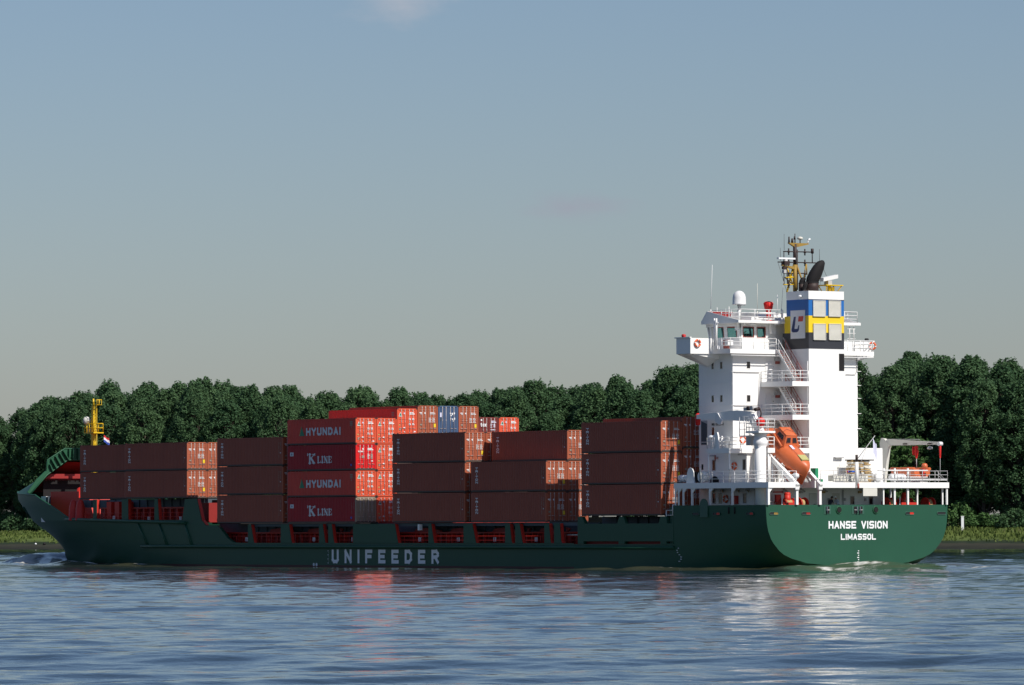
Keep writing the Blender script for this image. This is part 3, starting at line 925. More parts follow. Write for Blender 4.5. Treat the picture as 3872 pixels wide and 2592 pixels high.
railing(q, [(10.65, 8.24, 20.03), (8.1, 8.24, 20.03), (8.1, 2.9, 20.03)], 1.0, 3, 1.35, .03)
q.path([(8.1, 3.6, 20.5), (8.1, 2.9, 20.5), (7.7, 2.9, 20.6)], .03, 'rail', 4)
part(q, 'railing', BR)
q = MB()
railing(q, [(10.65, -8.5, 20.03), (8.1, -8.5, 20.03), (8.1, -2.6, 20.03)], 1.0, 3, 1.35, .03)
railing(q, [(10.6, -10.7, 20.03), (8.6, -8.5, 20.03)], 1.0, 3, 1.2, .03)
part(q, 'railing', BR)
q = MB(); q.rev([(.17, 0), (.2, .05), (.2, .2), (.14, .26)], (11.7, 10.8, 21.15), 'hose', 12); q.rev([(.17, 0), (.2, .05), (.2, .2), (.14, .26)], (11.7, -10.8, 21.15), 'tyre', 12); part(q, 'wing_lamp', BR)
q = MB()
for x in (10.15, 9.85):
    q.tube((x, 8.45, 20.03), (x, 8.45, 22.85), .075, 'rail', 6)
q.path([(9.6, 8.45, 22.45), (10.3, 8.45, 22.45)], .05, 'rail', 5); q.box(9.7, 10.2, 8.2, 8.5, 20.03, 20.35, 'rail')
part(q, 'signal_post', BR)
q = MB(); q.box(9.0, 9.5, 7.2, 7.8, 20.35, 20.85, 'panel'); q.box(9.55, 9.95, 7.2, 7.6, 20.1, 20.9, 'stair'); part(q, 'deck_locker', BR)

m = MB()                                            # wheelhouse: posts and bands with real openings
ZS, ZT, ZR = 21.15, 22.14, 22.43
AFT = [(6.0, 5.84), (4.53, 4.22), (3.18, 1.95)]
m.box(9.3, 9.42, 1.95, 6.0, 20.03, ZS, 'white'); m.box(9.3, 9.42, 1.95, 6.0, ZT, ZR, 'white')
for a, b in AFT: m.box(9.3, 9.42, b, a, ZS, ZT, 'white')
m.box(9.3, 9.42, -6.0, -2.3, 20.03, ZS, 'white'); m.box(9.3, 9.42, -6.0, -2.3, ZT, ZR, 'white')
for a, b in ((-2.3, -3.0), (-4.0, -4.4), (-5.6, -6.0)): m.box(9.3, 9.42, b, a, ZS, ZT, 'white')
m.box(9.42, 9.5, -2.3, 1.95, 20.03, ZR, 'white')


def tiltbox(x0, x1, z0, z1, sg, key, dy=.1):
    """piece of the side wall; the wall leans outward 0.18 m over its height and opens forward"""
    def Y(x, z): return (6.0 + (x - 9.3) * .11 + (z - 20.03) * .09) * sg
    v = [(x, Y(x, z) - d * sg, z) for x in (x0, x1) for d in (0, dy) for z in (z0, z1)]
    m_ = [(0, 1, 3, 2), (4, 6, 7, 5), (0, 4, 5, 1), (2, 3, 7, 6), (0, 2, 6, 4), (1, 5, 7, 3)]
    return v, m_


def xf(z): return 13.05 + (z - 20.03) * .28
for sg in (1, -1):
    for (x0, x1, z0, z1) in ((9.42, xf(20.6), 20.03, ZS), (9.42, xf(22.2), ZT, ZR), (9.42, 9.72, ZS, ZT), (10.98, 11.4, ZS, ZT), (12.32, 12.5, ZS, ZT), (13.0, 13.25, ZS, ZT)):
        v, f = tiltbox(x0, x1, z0, z1, sg, 'white'); m.mesh(v, f, 'white')
for z0, z1 in ((20.03, ZS), (ZT, ZR)):
    m.mesh([(xf(z) - d, y, z) for z in (z0, z1) for d in (0, .1) for y in (-6.6, 6.6)], [(0, 1, 3, 2), (4, 6, 7, 5), (0, 4, 5, 1), (2, 3, 7, 6), (0, 2, 6, 4), (1, 5, 7, 3)], 'white')
for y in np.linspace(-6.5, 6.5, 9):
    m.mesh([(xf(z) - d, y + e, z) for z in (ZS, ZT) for d in (0, .1) for e in (-.09, .09)], [(0, 1, 3, 2), (4, 6, 7, 5), (0, 4, 5, 1), (2, 3, 7, 6), (0, 2, 6, 4), (1, 5, 7, 3)], 'white')
m.box(9.2, 9.32, 6.35, 6.75, 21.75, 22.42, 'white'); m.prism([(2.35, 21.5), (2.75, 21.5), (2.9, 22.42), (2.3, 22.42)], 'yz', 8.9, 9.25, 'white')
WH = part(m, 'wheelhouse')
for a, b in ((5.84, 4.53), (4.22, 3.18)):
    q = MB(); q.box(9.34, 9.37, b, a, ZS, ZT, 'pane')
    for (y0, y1, z0, z1) in ((b, b + .07, ZS, ZT), (a - .07, a, ZS, ZT), (b + .07, a - .07, ZT - .07, ZT), (b + .07, a - .07, ZS, ZS + .05)): q.box(9.28, 9.4, y0, y1, z0, z1, 'stair')
    part(q, 'window', WH)
for a, b in ((-3.0, -4.0), (-4.4, -5.6)):
    q = MB(); q.box(9.34, 9.37, b, a, ZS, ZT, 'pane'); part(q, 'window', WH)
for sg in (1, -1):
    for (x0, x1) in ((9.72, 10.98), (11.4, 12.32), (12.5, 13.0)):
        q = MB(); v, f = tiltbox(x0, x1, ZS, ZT, sg, 'pane', .03); q.mesh([(p[0], p[1] - .04 * sg, p[2]) for p in v], f, 'pane')
        v, f = tiltbox(x0, x0 + .07, ZS, ZT, sg, 'stair', .13); q.mesh(v, f, 'stair'); v, f = tiltbox(x0 + .07, x1, ZT - .08, ZT, sg, 'stair', .13); q.mesh(v, f, 'stair')
        part(q, 'window', WH)
q = MB(); q.mesh([(xf(z) - d, y, z) for z in (ZS, ZT) for d in (.04, .07) for y in (-6.5, 6.5)], [(0, 1, 3, 2), (4, 6, 7, 5), (0, 4, 5, 1), (2, 3, 7, 6), (0, 2, 6, 4), (1, 5, 7, 3)], 'pane'); part(q, 'window', WH)
q = MB(); q.box(11.6, 12.6, -4, 4.6, 20.05, 21.25, 'soot_and_dark'); q.box(10.9, 11.3, 3.6, 4.2, 20.05, 21.4, 'hose'); q.box(10.9, 11.3, 1.4, 2.0, 20.05, 21.4, 'hose')
q.box(11.7, 12.2, 2.9, 3.6, 21.25, 21.6, 'soot_and_dark'); q.path([(10.6, 4.9, 20.1), (10.6, 4.9, 21.5), (10.5, 4.5, 21.75)], .04, 'soot_and_dark', 4)
part(q, 'steering_console', WH)
q = MB(); v, f = tiltbox(12.48, 13.02, 20.08, 22.1, 1, 'frame', .04); q.mesh([(p[0] - .05, p[1] + .05, p[2]) for p in v], f, 'louvre'); part(q, 'door', WH)

m = MB()                                            # wheelhouse roof with its wind screens
m.box(8.2, 13.73, -7.2, 7.2, 22.43, 22.67, 'white')
for sg in (1, -1):
    m.prism([(13.73, 22.67), (12.89, 23.61), (8.3, 22.68), (8.3, 22.67)], 'xz', 7.12 * sg, 7.195 * sg, 'white')
m.prism([(13.73, 22.67), (13.64, 22.67), (12.82, 23.59), (12.89, 23.61)], 'xz', -7.12, 7.12, 'white')
for a, b in ((7.1, 4.25), (-7.1, -4.25)):
    m.prism([(13.62, 22.68), (13.59, 22.68), (12.77, 23.58), (12.80, 23.585)], 'xz', a, b, 'hose')
m.box(10.2, 12.2, -1.0, 4.1, 22.67, 23.05, 'white'); m.box(10.4, 12.3, -1.0, 2.0, 23.05, 23.45, 'white'); m.tube((9.2, 6.0, 22.4), (9.2, 5.2, 22.4), .07, 'rail', 6)
m.path([(9.0, 1.95, 23.38), (9.0, 4.2, 23.38)], .09, 'rail', 6); m.path([(9.0, 1.95, 22.85), (9.0, 4.6, 22.85)], .07, 'rail', 6)
m.box(8.0, 9.0, 1.95, 2.6, 22.42, 22.66, 'white')
RF = part(m, 'wheelhouse_roof')
q = MB()
railing(q, [(12.5, 6.9, 22.67), (8.3, 6.85, 22.67), (8.3, 1.95, 22.67)], 1.0, 3, 1.4, .03)
part(q, 'railing', RF)
q = MB()
railing(q, [(12.5, -6.9, 22.67), (8.3, -6.85, 22.67), (8.3, -2.3, 22.67)], 1.0, 3, 1.4, .03)
part(q, 'railing', RF)
for y in (5.3, 2.35):
    q = MB(); q.tube((8.6, y + .35, 22.36), (8.6, y - .35, 22.36), .07, 'letter', 8); part(q, 'deck_lamp', RF)
q = MB(); q.tube((9.6, 6.0, 22.67), (9.6, 6.0, 23.75), .17, 'rail', 10); q.tube((9.6, 6.0, 23.75), (9.6, 6.0, 24.15), .12, 'frame', 10, .2)
q.rev([(.05, 0), (.63, 0), (.64, .08), (.62, .12), (.61, .62), (.54, .92), (.38, 1.14), (.18, 1.25), (.01, 1.28)], (9.6, 6.0, 24.13), 'panel', 24)
q.path([(9.6, 5.8, 24.05), (9.6, 5.4, 24.05), (9.6, 5.4, 24.15)], .02, 'frame', 4)
part(q, 'satellite_dome')
q = MB(); q.rev([(.24, 0), (.20, .3), (.21, .6), (.24, .95), (.36, 1.15), (.43, 1.45), (.45, 1.65), (.36, 1.78), (.12, 1.84), (.01, 1.85)], (9.6, 2.6, 22.67), 'brightred', 11)
q.rev([(.2, 0), (.22, .2), (.1, .4)], (9.5, 2.25, 22.67), 'brightred', 8)
for k in range(5):
    t = k * 1.3; q.tube((9.6 + .3 * math.cos(t), 2.6 + .3 * math.sin(t), 23.75), (9.6 + .42 * math.cos(t), 2.6 + .42 * math.sin(t), 24.35), .07, 'brightred', 5)
part(q, 'covered_searchlight')
for (x, y, z0, z1, lean_, r, k) in ((13.3, 6.4, 22.9, 27.9, .25, .028, 'rail'), (9.2, 4.2, 23.0, 26.1, 0, .03, 'louvre'), (8.4, 2.5, 22.9, 25.1, 0, .035, 'rail'), (8.5, 1.95, 23.0, 27.6, .45, .022, 'rail'),
                               (13.0, 5.9, 22.9, 24.0, 0, .04, 'rail'), (12.0, 5.3, 22.9, 24.05, 0, .05, 'rail'), (12.6, 5.2, 22.9, 23.9, 0, .02, 'rail')):
    q = MB(); q.tube((x, y, z0), (x, y, z0 + (z1 - z0) * .18), r * 1.8, k, 5); q.tube((x, y, z0 + (z1 - z0) * .18), (x - lean_, y, z1), r, k, 4, r * .7)
    part(q, 'whip_antenna')

# ---- funnel casing --------------------------------------------------------------
m = MB()
C1, C0_ = 1.92, -2.24
m.box(4.6, 8.9, C0_, C1, 11.04, 20.04, 'white')
m.box(4.6, 8.4, C0_, C1, 20.04, 21.53, 'darkgrey'); m.box(4.6, 8.1, C0_, C1, 21.53, 23.06, 'yellow'); m.box(4.6, 7.8, C0_, C1, 23.06, 24.56, 'blue'); m.box(4.6, 7.8, C0_, C1, 24.56, 25.32, 'white')
m.box(4.58, 4.6, C0_, C1, 24.5, 24.56, 'darkgrey')
CAS = part(m, 'funnel_casing')
for y0, y1, z0, z1 in ((1.46, 0.0, 22.98, 24.46), (-.36, -1.8, 23.0, 24.48), (1.44, -.02, 20.84, 22.34), (-.38, -1.84, 20.86, 22.36)):
    q = MB(); q.box(4.53, 4.61, y1, y0, z0, z1, 'louvre')
    for k in range(14):
        z = z0 + .05 + k * (z1 - z0 - .1) / 14
        q.mesh([(4.53, y1 + .05, z), (4.53, y0 - .05, z), (4.485, y0 - .05, z + .02), (4.485, y1 + .05, z + .02), (4.53, y1 + .05, z + .085), (4.53, y0 - .05, z + .085)], [(0, 1, 2, 3), (3, 2, 5, 4)], 'louvre')
    for (a, b, c, d) in ((y1, y1 + .05, z0, z1), (y0 - .05, y0, z0, z1), (y1, y0, z1 - .04, z1), (y1, y0, z0, z0 + .04)): q.box(4.47, 4.535, a, b, c, d, 'louvre')
    part(q, 'louvre_panel', CAS)
q = MB(); q.box(7.16, 5.08, 1.91, 1.97, 21.0, 23.58, 'panel')
# the blue hook and red square of the funnel mark
def em(px, pz): return (7.16 - px * 2.08, pz * 2.58 + 21.0)
hook = [(.23, .775), (.38, .775), (.28, .36), (.30, .345), (.47, .345), (.50, .38), (.545, .47), (.62, .47), (.585, .30), (.52, .245), (.43, .225), (.16, .225), (.08, .26), (.06, .32)]
hp = [em(a, b) for a, b in hook]
i = len(q.v)
def poly(points, key, y):
    q.face([(x, y, z) for x, z in points], key)
poly([hp[k] for k in (0, 1, 2, 13)], 'navy', 1.973); poly([hp[k] for k in (13, 2, 3, 4, 9, 10, 11, 12)], 'navy', 1.9735); poly([hp[k] for k in (4, 5, 6, 7, 8, 9)], 'navy', 1.974)
poly([em(a, b) for a, b in ((.565, .785), (.91, .785), (.86, .60), (.52, .60))], 'signred', 1.973)
part(q, 'emblem_panel', CAS)
q = MB(); q.box(4.57, 4.61, -1.62, -2.22, 18.08, 19.64, 'soot_and_dark'); part(q, 'vent_opening', CAS)
q = MB(); q.rev([(.02, 0), (.15, .03), (.2, .12), (.12, .22), (.02, .24)], (5.65, 2.06, 24.72), 'letter', 10); q.box(5.6, 5.7, 1.92, 2.1, 24.78, 24.84, 'frame'); part(q, 'casing_lamp', CAS)
q = MB(); q.tube((8.0, 2.02, 20.1), (7.2, 2.02, 20.1), .02, 'frame', 4); q.path([(8.3, 2.1, 21.2), (8.3, 2.1, 20.1)], .03, 'frame', 4); q.path([(8.1, 2.1, 21.15), (7.2, 2.1, 20.05)], .05, 'frame', 4); part(q, 'casing_rail', CAS)
q = MB(); q.path([(4.7, 2.0, 11.6), (4.7, 2.0, 17.0), (4.7, 2.0, 18.9)], .03, 'rail', 4); part(q, 'down_pipe', CAS)
for (y, z, r) in ((-2.3, 16.9, .25), (-2.3, 13.6, .25)): pass
for z in (18.2, 16.9, 15.7, 14.3, 12.9):
    q = MB(); q.path([(8.95, -7.3, z), (8.8, -7.3, z), (8.8, -7.7, z)], .03, 'rail', 4); part(q, 'tower_rung', TOWER)
q = MB(); q.path([(8.85, -5.9, 17.9), (8.85, -7.0, 17.9), (8.85, -7.2, 18.2), (8.85, -7.25, 19.4)], .04, 'frame', 4)
part(q, 'pipe', TOWER)
q = MB(); q.box(8.95, 9.28, -6.9, -5.9, 21.05, 21.1, 'white'); 
for z in (21.2, 21.7, 22.1): q.tube((8.5, -6.8, z), (8.5, -5.8, z), .035, 'rail', 4)
for y in (-6.6, -6.1): q.tube((8.5, y, 21.0), (8.5, y, 22.3), .05, 'rail', 4)
part(q, 'side_rail', BR)

# ---- exhausts, mast -------------------------------------------------------------
def exhaust(x, y, z0, z1, r, secs):
    """upright pipe that turns aft and to starboard and is cut off on the slant"""
    q = MB()
    q.tube((x, y, z0), (x, y, z1), r, 'mastdark', 18)
    q.rev([(r * 1.04, -.05), (r * 1.06, 0), (r * 1.04, .05)], (x, y, z1), 'soot_and_dark', 18)
    n = 18; v = []
    for dy, dz, rr, tl in secs:
        for k in range(n):
            a = 2 * math.pi * k / n
            v.append((x + rr * .8 * math.cos(a) - .25 * dz, y + dy + rr * math.sin(a), z1 + dz + tl * rr * math.sin(a)))
    f = [(i * n + k, i * n + (k + 1) % n, (i + 1) * n + (k + 1) % n, (i + 1) * n + k) for i in range(len(secs) - 1) for k in range(n)]
    q.mesh(v, f, 'soot_and_dark', True); q.face(v[-n:], 'soot_and_dark')
    part(q, 'exhaust_pipe')


exhaust(5.6, .70, 25.3, 26.12, .62, ((0, 0, .62, 0), (-.08, .35, .64, .25), (-.28, .85, .60, .35), (-.52, 1.4, .52, .35), (-.72, 1.85, .38, .2), (-.76, 2.0, .22, 0), (-.77, 2.05, .05, 0)))
exhaust(6.2, 1.45, 25.3, 26.05, .26, ((0, 0, .26, 0), (-.06, .2, .27, .3), (-.16, .45, .24, .3), (-.2, .55, .15, 0)))
exhaust(5.6, 1.62, 25.3, 25.45, .17, ((0, 0, .18, 0), (-.03, .3, .23, .2), (-.08, .6, .2, .2), (-.1, .75, .08, 0)))
MX, MY = 7.25, 1.35
m = MB()
m.tube((MX, MY, 25.3), (MX, MY, 27.8), .19, 'yellowrust', 8); m.tube((MX, MY, 27.8), (MX, MY, 29.7), .17, 'mastdark', 8)
m.tube((MX + .5, MY + .55, 25.3), (MX + .05, MY + .08, 27.8), .095, 'yellowmast', 8)
m.tube((MX - .4, MY - 1.0, 25.3), (MX - .05, MY - .15, 27.8), .085, 'yellowrust', 8)
m.prism([(MY + .7, 29.72), (MY + .15, 29.45), (MY - .3, 29.43), (MY - 1.55, 29.70), (MY - 1.55, 29.79), (MY + .8, 29.79)], 'yz', MX - .12, MX + .12, 'yellowrust')
m.prism([(MY + 1.45, 27.65), (MY + .1, 27.35), (MY + .1, 27.62), (MY + 1.6, 27.75)], 'yz', MX - .12, MX + .12, 'yellowrust')
m.tube((MX, MY + .85, 25.9), (MX, MY + .95, 27.6), .06, 'mastdark', 5); m.tube((MX, MY + .25, 26.0), (MX, MY + 1.0, 27.7), .06, 'yellowmast', 5); m.tube((MX, MY + .1, 25.9), (MX, MY + 1.2, 26.6), .05, 'mastdark', 5)
m.tube((MX, MY + .2, 26.65), (MX, MY + 1.1, 26.6), .07, 'yellowmast', 5); m.tube((MX, MY - 1.3, 27.9), (MX, MY - 1.0, 26.4), .06, 'yellowrust', 5); m.tube((MX, MY - 1.35, 27.9), (MX, MY - 1.4, 26.9), .06, 'yellowrust', 5)
MAST = part(m, 'radar_mast')
for z, a, b in ((28.98, 1.35, -2.2), (28.0, 2.0, -3.1), (27.0, 1.35, -1.35), (25.95, 1.35, 0.1)):
    q = MB(); q.tube((MX, MY + a, z), (MX, MY + b, z + .03), .055, 'mastdark' if z > 26.2 else 'yellowmast', 5)
    for yy in ((.72, -1.18) if z > 26.2 else (.72,)):
        q.tube((MX, MY + yy, z - .3), (MX, MY + yy, z + .3), .07, 'mastdark', 5); q.tube((MX, MY + yy, z - .08), (MX, MY + yy, z + .08), .12, 'mastdark', 6)
    if z < 28.9: q.tube((MX, MY + 1.28, z), (MX, MY + 1.28, z + 1.0), .045, 'mastdark', 5)
    if 27.5 < z < 28.5: q.tube((MX, MY - 2.05, z), (MX, MY - 2.05, z + 1.2), .05, 'mastdark', 5); q.tube((MX, MY - .3, z - 2.5), (MX, MY - .3, z + 1.2), .05, 'mastdark', 5)
    if z > 28.5: q.tube((MX, MY - 2.05, z - .1), (MX, MY - 2.05, z + .35), .13, 'mastdark', 6)
    part(q, 'mast_yard', MAST)
for (yy, z0, z1, r) in ((.68, 29.75, 30.35, .09), (.30, 29.8, 30.2, .12), (-.02, 29.8, 30.65, .055), (1.25, 29.1, 30.6, .018), (1.7, 28.1, 29.3, .02), (-2.9, 28.1, 29.3, .02), (.02, 30.1, 30.4, .10)):
    q = MB(); q.tube((MX, MY + yy, z0), (MX, MY + yy, z1), r, 'mastdark', 6, r * .7); part(q, 'mast_antenna', MAST)
q = MB(); q.rev([(.02, -.12), (.2, -.08), (.28, .02), (.22, .14), (.02, .2)], (MX, MY - .62, 30.2), 'louvre', 12); q.tube((MX, MY - .62, 29.78), (MX, MY - .62, 30.1), .05, 'mastdark', 6); part(q, 'mast_dome', MAST)
q = MB(); q.path([(MX, MY - 1.5, 29.75), (MX, MY - 1.55, 30.0), (MX, MY - 1.68, 30.12)], .06, 'letter', 5); q.tube((MX, MY - 1.55, 30.1), (MX, MY - 1.8, 30.2), .09, 'letter', 6); part(q, 'mast_camera', MAST)
q = MB(); q.box(MX - .15, MX + .15, MY + .05, MY + 2.0, 28.27, 28.42, 'letter'); q.tube((MX, MY + 1.1, 27.75), (MX, MY + 1.1, 28.28), .2, 'frame', 8); q.box(MX - .25, MX + .25, MY + .8, MY + 1.4, 27.75, 28.1, 'mastdark'); part(q, 'radar_scanner', MAST)
q = MB(); q.box(MX - .12, MX + .12, MY + 1.05, MY + 1.45, 27.35, 27.6, 'mastdark'); q.box(MX - .15, MX + .15, MY + 1.1, MY + 1.4, 27.0, 27.3, 'frame'); part(q, 'navigation_lamp', MAST)
q = MB()
for (a, b) in (((MX, MY + 2.0, 28.0), (MX, MY + 1.0, 25.4)), ((MX, MY - 3.1, 28.0), (6.0, -1.6, 26.3)), ((MX, MY - 3.1, 28.0), (MX, MY - 2.9, 25.4))): q.tube(a, b, .014, 'mastdark', 4)
part(q, 'mast_stay', MAST)
m = MB(); RX, RY = 5.5, -1.25
m.tube((RX, RY, 25.3), (RX, RY, 25.9), .17, 'yellowmast', 8); m.box(RX - .7, RX + .7, RY - 1.1, RY + .9, 25.86, 25.94, 'yellowmast')
for (x, y) in ((RX + .6, RY + .8), (RX - .6, RY + .8), (RX + .6, RY - 1.0), (RX - .6, RY - 1.0)): m.tube((RX + (x - RX) * .5, RY + (y - RY) * .7, 25.3), (x, y, 25.9), .05, 'yellowmast', 5)
m.tube((RX + 1.5, RY + .95, 25.3), (RX + 1.5, RY + .95, 27.4), .05, 'letter', 5); m.box(RX - .1, RX + .4, RY - .55, RY - .2, 25.32, 25.75, 'yellow')
RP = part(m, 'radar_platform')
q = MB(); q.box(RX - .3, RX + .3, RY - .1, RY + .35, 25.95, 26.35, 'frame')
d = Vector((.25, -1, .17)).normalized(); c = Vector((RX, RY - .02, 26.58)); s = d.cross(Vector((0, 0, 1))).normalized() * .2; u = Vector((0, 0, .17))
v = [c + d * t + s * a + u * b for t in (-1.15, 1.1) for a in (-1, 1) for b in (-1, 1)]
q.mesh(v, [(0, 1, 3, 2), (4, 6, 7, 5), (0, 4, 5, 1), (2, 3, 7, 6), (0, 2, 6, 4), (1, 5, 7, 3)], 'panel'); q.tube((RX, RY, 26.3), (RX, RY, 26.5), .12, 'frame', 8); part(q, 'radar_scanner', RP)

# ---- boat deck over the poop ------------------------------------------------------
def edge(x): return 10.6 + .55 * (1 - (1 - min(1, max(0, x) / 12.8)) ** 2)
m = MB()
left = [(x, edge(x)) for x in (2.2, 5, 8, 12.8)]
m.prism(left + [(x, -y) for x, y in reversed(left)], 'xy', 7.36, 7.87, 'white')
m.prism([(-.3, 7.22), (2.2, 7.22), (2.2, edge(2.2)), (1, edge(1)), (-.3, 10.6)], 'xy', 7.36, 7.87, 'white')
m.prism([(-.3, 4.62), (-.3, -10.6), (1, -edge(1)), (2.2, -edge(2.2)), (2.2, 4.62)], 'xy', 7.36, 7.87, 'white')
m.box(-.27, .3, 5.1, 5.22, 7.36, 8.0, 'white')
m.box(1.9, 2.2, 4.62, 7.22, 7.87, 8.05, 'white')
BD = part(m, 'boat_deck')
for (x, y, r) in ((12.68, 11.05, .06), (12.2, 11.05, .06), (11.5, 11.05, .07), (10.25, 11.0, .08), (7.7, 10.95, .08), (4.55, 10.85, .085), (-.1, 10.46, .11), (-.05, 7.18, .13), (-.05, 4.5, .13), (.0, -3.0, .07), (.05, -4.35, .09), (.05, -5.92, .09), (.2, -10.2, .07), (-.1, -10.46, .08),
                  (4.5, -10.8, .08), (8.5, -10.95, .08), (12.5, -11.0, .08)):
    q = MB()
    q.box(x - r, x + r, y - r, y + r, 5.84 if x < 1 else 4.9, 7.36, 'white')
    if y > 10.4: q.prism([(y - .03, 7.36), (y - .03, 6.9), (y - .45, 7.36)], 'yz', x - .03, x + .03, 'white'); q.prism([(x - r, 7.36), (x - r, 6.95), (x - r - .42, 7.36)], 'xz', y - .04, y + .04, 'white') if x > 4 else q.prism([(y - .12, 7.357), (y - .12, 6.95), (y - .5, 7.357)], 'yz', -.18, -.1, 'white')
    part(q, 'deck_post', BD)
q = MB()
railing(q, [(9.0, 10.98, 7.87), (-.2, 10.5, 7.87), (-.2, 7.3, 7.87)], 1.0, 3, 1.55, .028)
part(q, 'railing', BD)
q = MB()
railing(q, [(-.2, 4.5, 7.87), (-.2, -10.5, 7.87), (4, -10.8, 7.87)], 1.05, 3, 1.5, .022, 'frame')
q.path([(-.1, -2.3, 8.95), (-.1, -8.2, 8.95)], .07, 'rail', 5); q.path([(-.1, -4.6, 8.35), (-.1, -8.2, 8.35)], .05, 'rail', 5); q.path([(-.15, -2.0, 8.1), (-.15, -10.5, 8.1)], .06, 'rail', 5)
for y in (-3.0, -4.3, -5.85): q.tube((-.1, y, 7.87), (-.1, y, 9.15), .1, 'rail', 5)
q.path([(.1, -9.4, 9.0), (.1, -10.5, 8.1)], .02, 'frame', 4); q.path([(.1, -9.4, 8.6), (.1, -10.5, 8.05)], .02, 'frame', 4)
part(q, 'railing', BD)
q = MB(); q.box(-.35, -.28, -.35, -2.0, 6.62, 7.34, 'louvre'); part(q, 'hanging_panel', BD)
q = MB(); q.box(-.42, -.3, .22, .5, 7.36, 7.9, 'frame'); q.tube((-.3, .36, 7.6), (-.3, .36, 9.7), .17, 'white', 8); q.tube((-.3, .36, 9.7), (-.3, .36, 10.35), .12, 'mastdark', 8); q.tube((-.42, .3, 7.3), (-.42, .3, 7.75), .11, 'stair', 6); part(q, 'stern_lamp_post', BD)
q = MB(); q.tube((-.25, .2, 10.0), (-.25, -1.85, 12.1), .035, 'frame', 5); q.tube((-.25, .0, 9.3), (-.25, -.9, 11.1), .02, 'frame', 4); FST = part(q, 'flag_staff', BD)
q = MB()
for k in range(9):
    y = 2.3 - k * .42
    q.tube((.4, y, 7.9), (.4, y - .3, 8.6), .02, 'frame', 4); q.tube((.4, y - .3, 7.9), (.4, y, 8.6), .02, 'frame', 4)
q.path([(.4, 2.5, 8.6), (.4, -1.6, 8.6)], .03, 'frame', 4); q.path([(.4, 2.5, 7.95), (.4, -1.6, 7.95)], .03, 'frame', 4); q.box(.5, 1.3, 2.4, -1.6, 7.95, 8.5, 'louvre')
part(q, 'gangway_rack', BD)
q = MB(); q.tube((.5, -.1, 8.85), (.5, .75, 8.85), .09, 'bluebar', 8); q.tube((.5, .75, 8.85), (.5, .85, 8.85), .09, 'hose', 8); q.box(1.2, 1.9, 3.6, 3.95, 7.9, 9.15, 'greenbox'); q.box(.3, .8, 3.8, 4.2, 7.9, 8.15, 'greenbox'); part(q, 'stowed_gear', BD)
q = MB(); q.tube((10.7, 9.9, 7.87), (10.7, 9.9, 8.6), .09, 'steelblue', 6)
q.rev([(.42, 0), (.40, .3), (.2, .55), (.02, .6)], (8.0, 10.2, 7.87), 'soot_and_dark', 12); q.tube((9.2, 10.9, 7.87), (9.2, 10.9, 9.1), .07, 'steelblue', 5)
part(q, 'deck_vent', BD)

# mooring winches on the poop
for (x, y, s, k) in ((1.6, 6.9, 1, 'red'), (1.7, 5.2, .6, 'red'), (1.6, -6.9, 1, 'red'), (1.6, -9.7, .6, 'red'), (1.6, -5.0, .6, 'red')):
    q = MB()
    q.tube((x, y + .6 * s, 5.9), (x, y - .6 * s, 5.9), .42, k, 12)
    for yy in (.62 * s, -.62 * s): q.tube((x, y + yy + .05, 5.9), (x, y + yy - .05, 5.9), .62 if s < 1 else .55, k, 14)
    q.tube((x, y + .3 * s, 5.9), (x, y - .3 * s, 5.9), .45, 'pile', 12)
    if s == 1: q.box(x - .6, x + .6, y - .9, y + .9, 4.9, 6.05, k); q.tube((x, y, 6.0), (x, y, 6.75), .3, k, 10); q.rev([(.3, 0), (.33, .05), (.25, .2), (.02, .22)], (x, y, 6.75), k, 10); q.tube((x - .3, y + .9, 5.0), (x - .5, y + 1.0, 6.6), .06, 'letter', 5)
    q.box(x - .5, x + .5, y - .5 * s, y + .5 * s, 4.9, 5.4, k)
    part(q, 'mooring_winch')

# ---- port platforms, crane ----------------------------------------------------------
m = MB()
m.box(5.72, 9.0, 7.36, 10.3, 10.54, 10.97, 'white')
for (x, y) in ((8.85, 10.2), (5.8, 10.2)): m.tube((x, y, 7.87), (x, y, 10.54), .08, 'white', 6)
m.tube((5.8, 10.2, 7.87), (5.8, 10.2, 9.1), .09, 'louvre', 6)
EP = part(m, 'embarkation_platform')
q = MB()
railing(q, [(9.0, 7.5, 10.97), (9.0, 10.25, 10.97), (7.9, 10.25, 10.97)], 1.0, 3, 1.3, .03)
part(q, 'railing', EP)
q = MB()
railing(q, [(6.9, 10.25, 10.97), (5.78, 10.25, 10.97), (5.78, 7.6, 10.97)], 1.0, 3, 1.3, .03)
part(q, 'railing', EP)
q = MB()
for x in (7.75, 7.05):
    q.prism([(x + .42, 10.97), (x + .32, 12.1), (x + .15, 12.4), (x - .15, 12.45), (x - .28, 12.1), (x - .40, 10.97)], 'xz', 10.05 + (x - 7.05) * .0, 10.2, 'white') if x > 7.5 else q.tube((7.0, 10.1, 11.0), (7.0, 10.1, 12.1), .08, 'rail', 6)
q.rev([(.04, -.02), (.35, 0), (.3, .12), (.1, .2), (.01, .2)], (8.75, 9.9, 12.0), 'letter', 10); q.tube((8.75, 9.9, 10.97), (8.75, 9.9, 12.0), .11, 'rail', 6)
part(q, 'raft_davit', EP)
m = MB()
m.box(2.6, 3.7, 7.5, 8.3, 10.54, 10.97, 'white'); m.tube((3.0, 7.8, 7.87), (3.0, 7.8, 10.54), .09, 'white', 6); m.tube((2.8, 8.1, 7.87), (2.8, 8.1, 10.54), .07, 'white', 6)
railing(m, [(3.7, 8.25, 10.97), (2.65, 8.25, 10.97), (2.65, 7.55, 10.97)], 1.0, 3, .5, .035)
part(m, 'boat_platform')

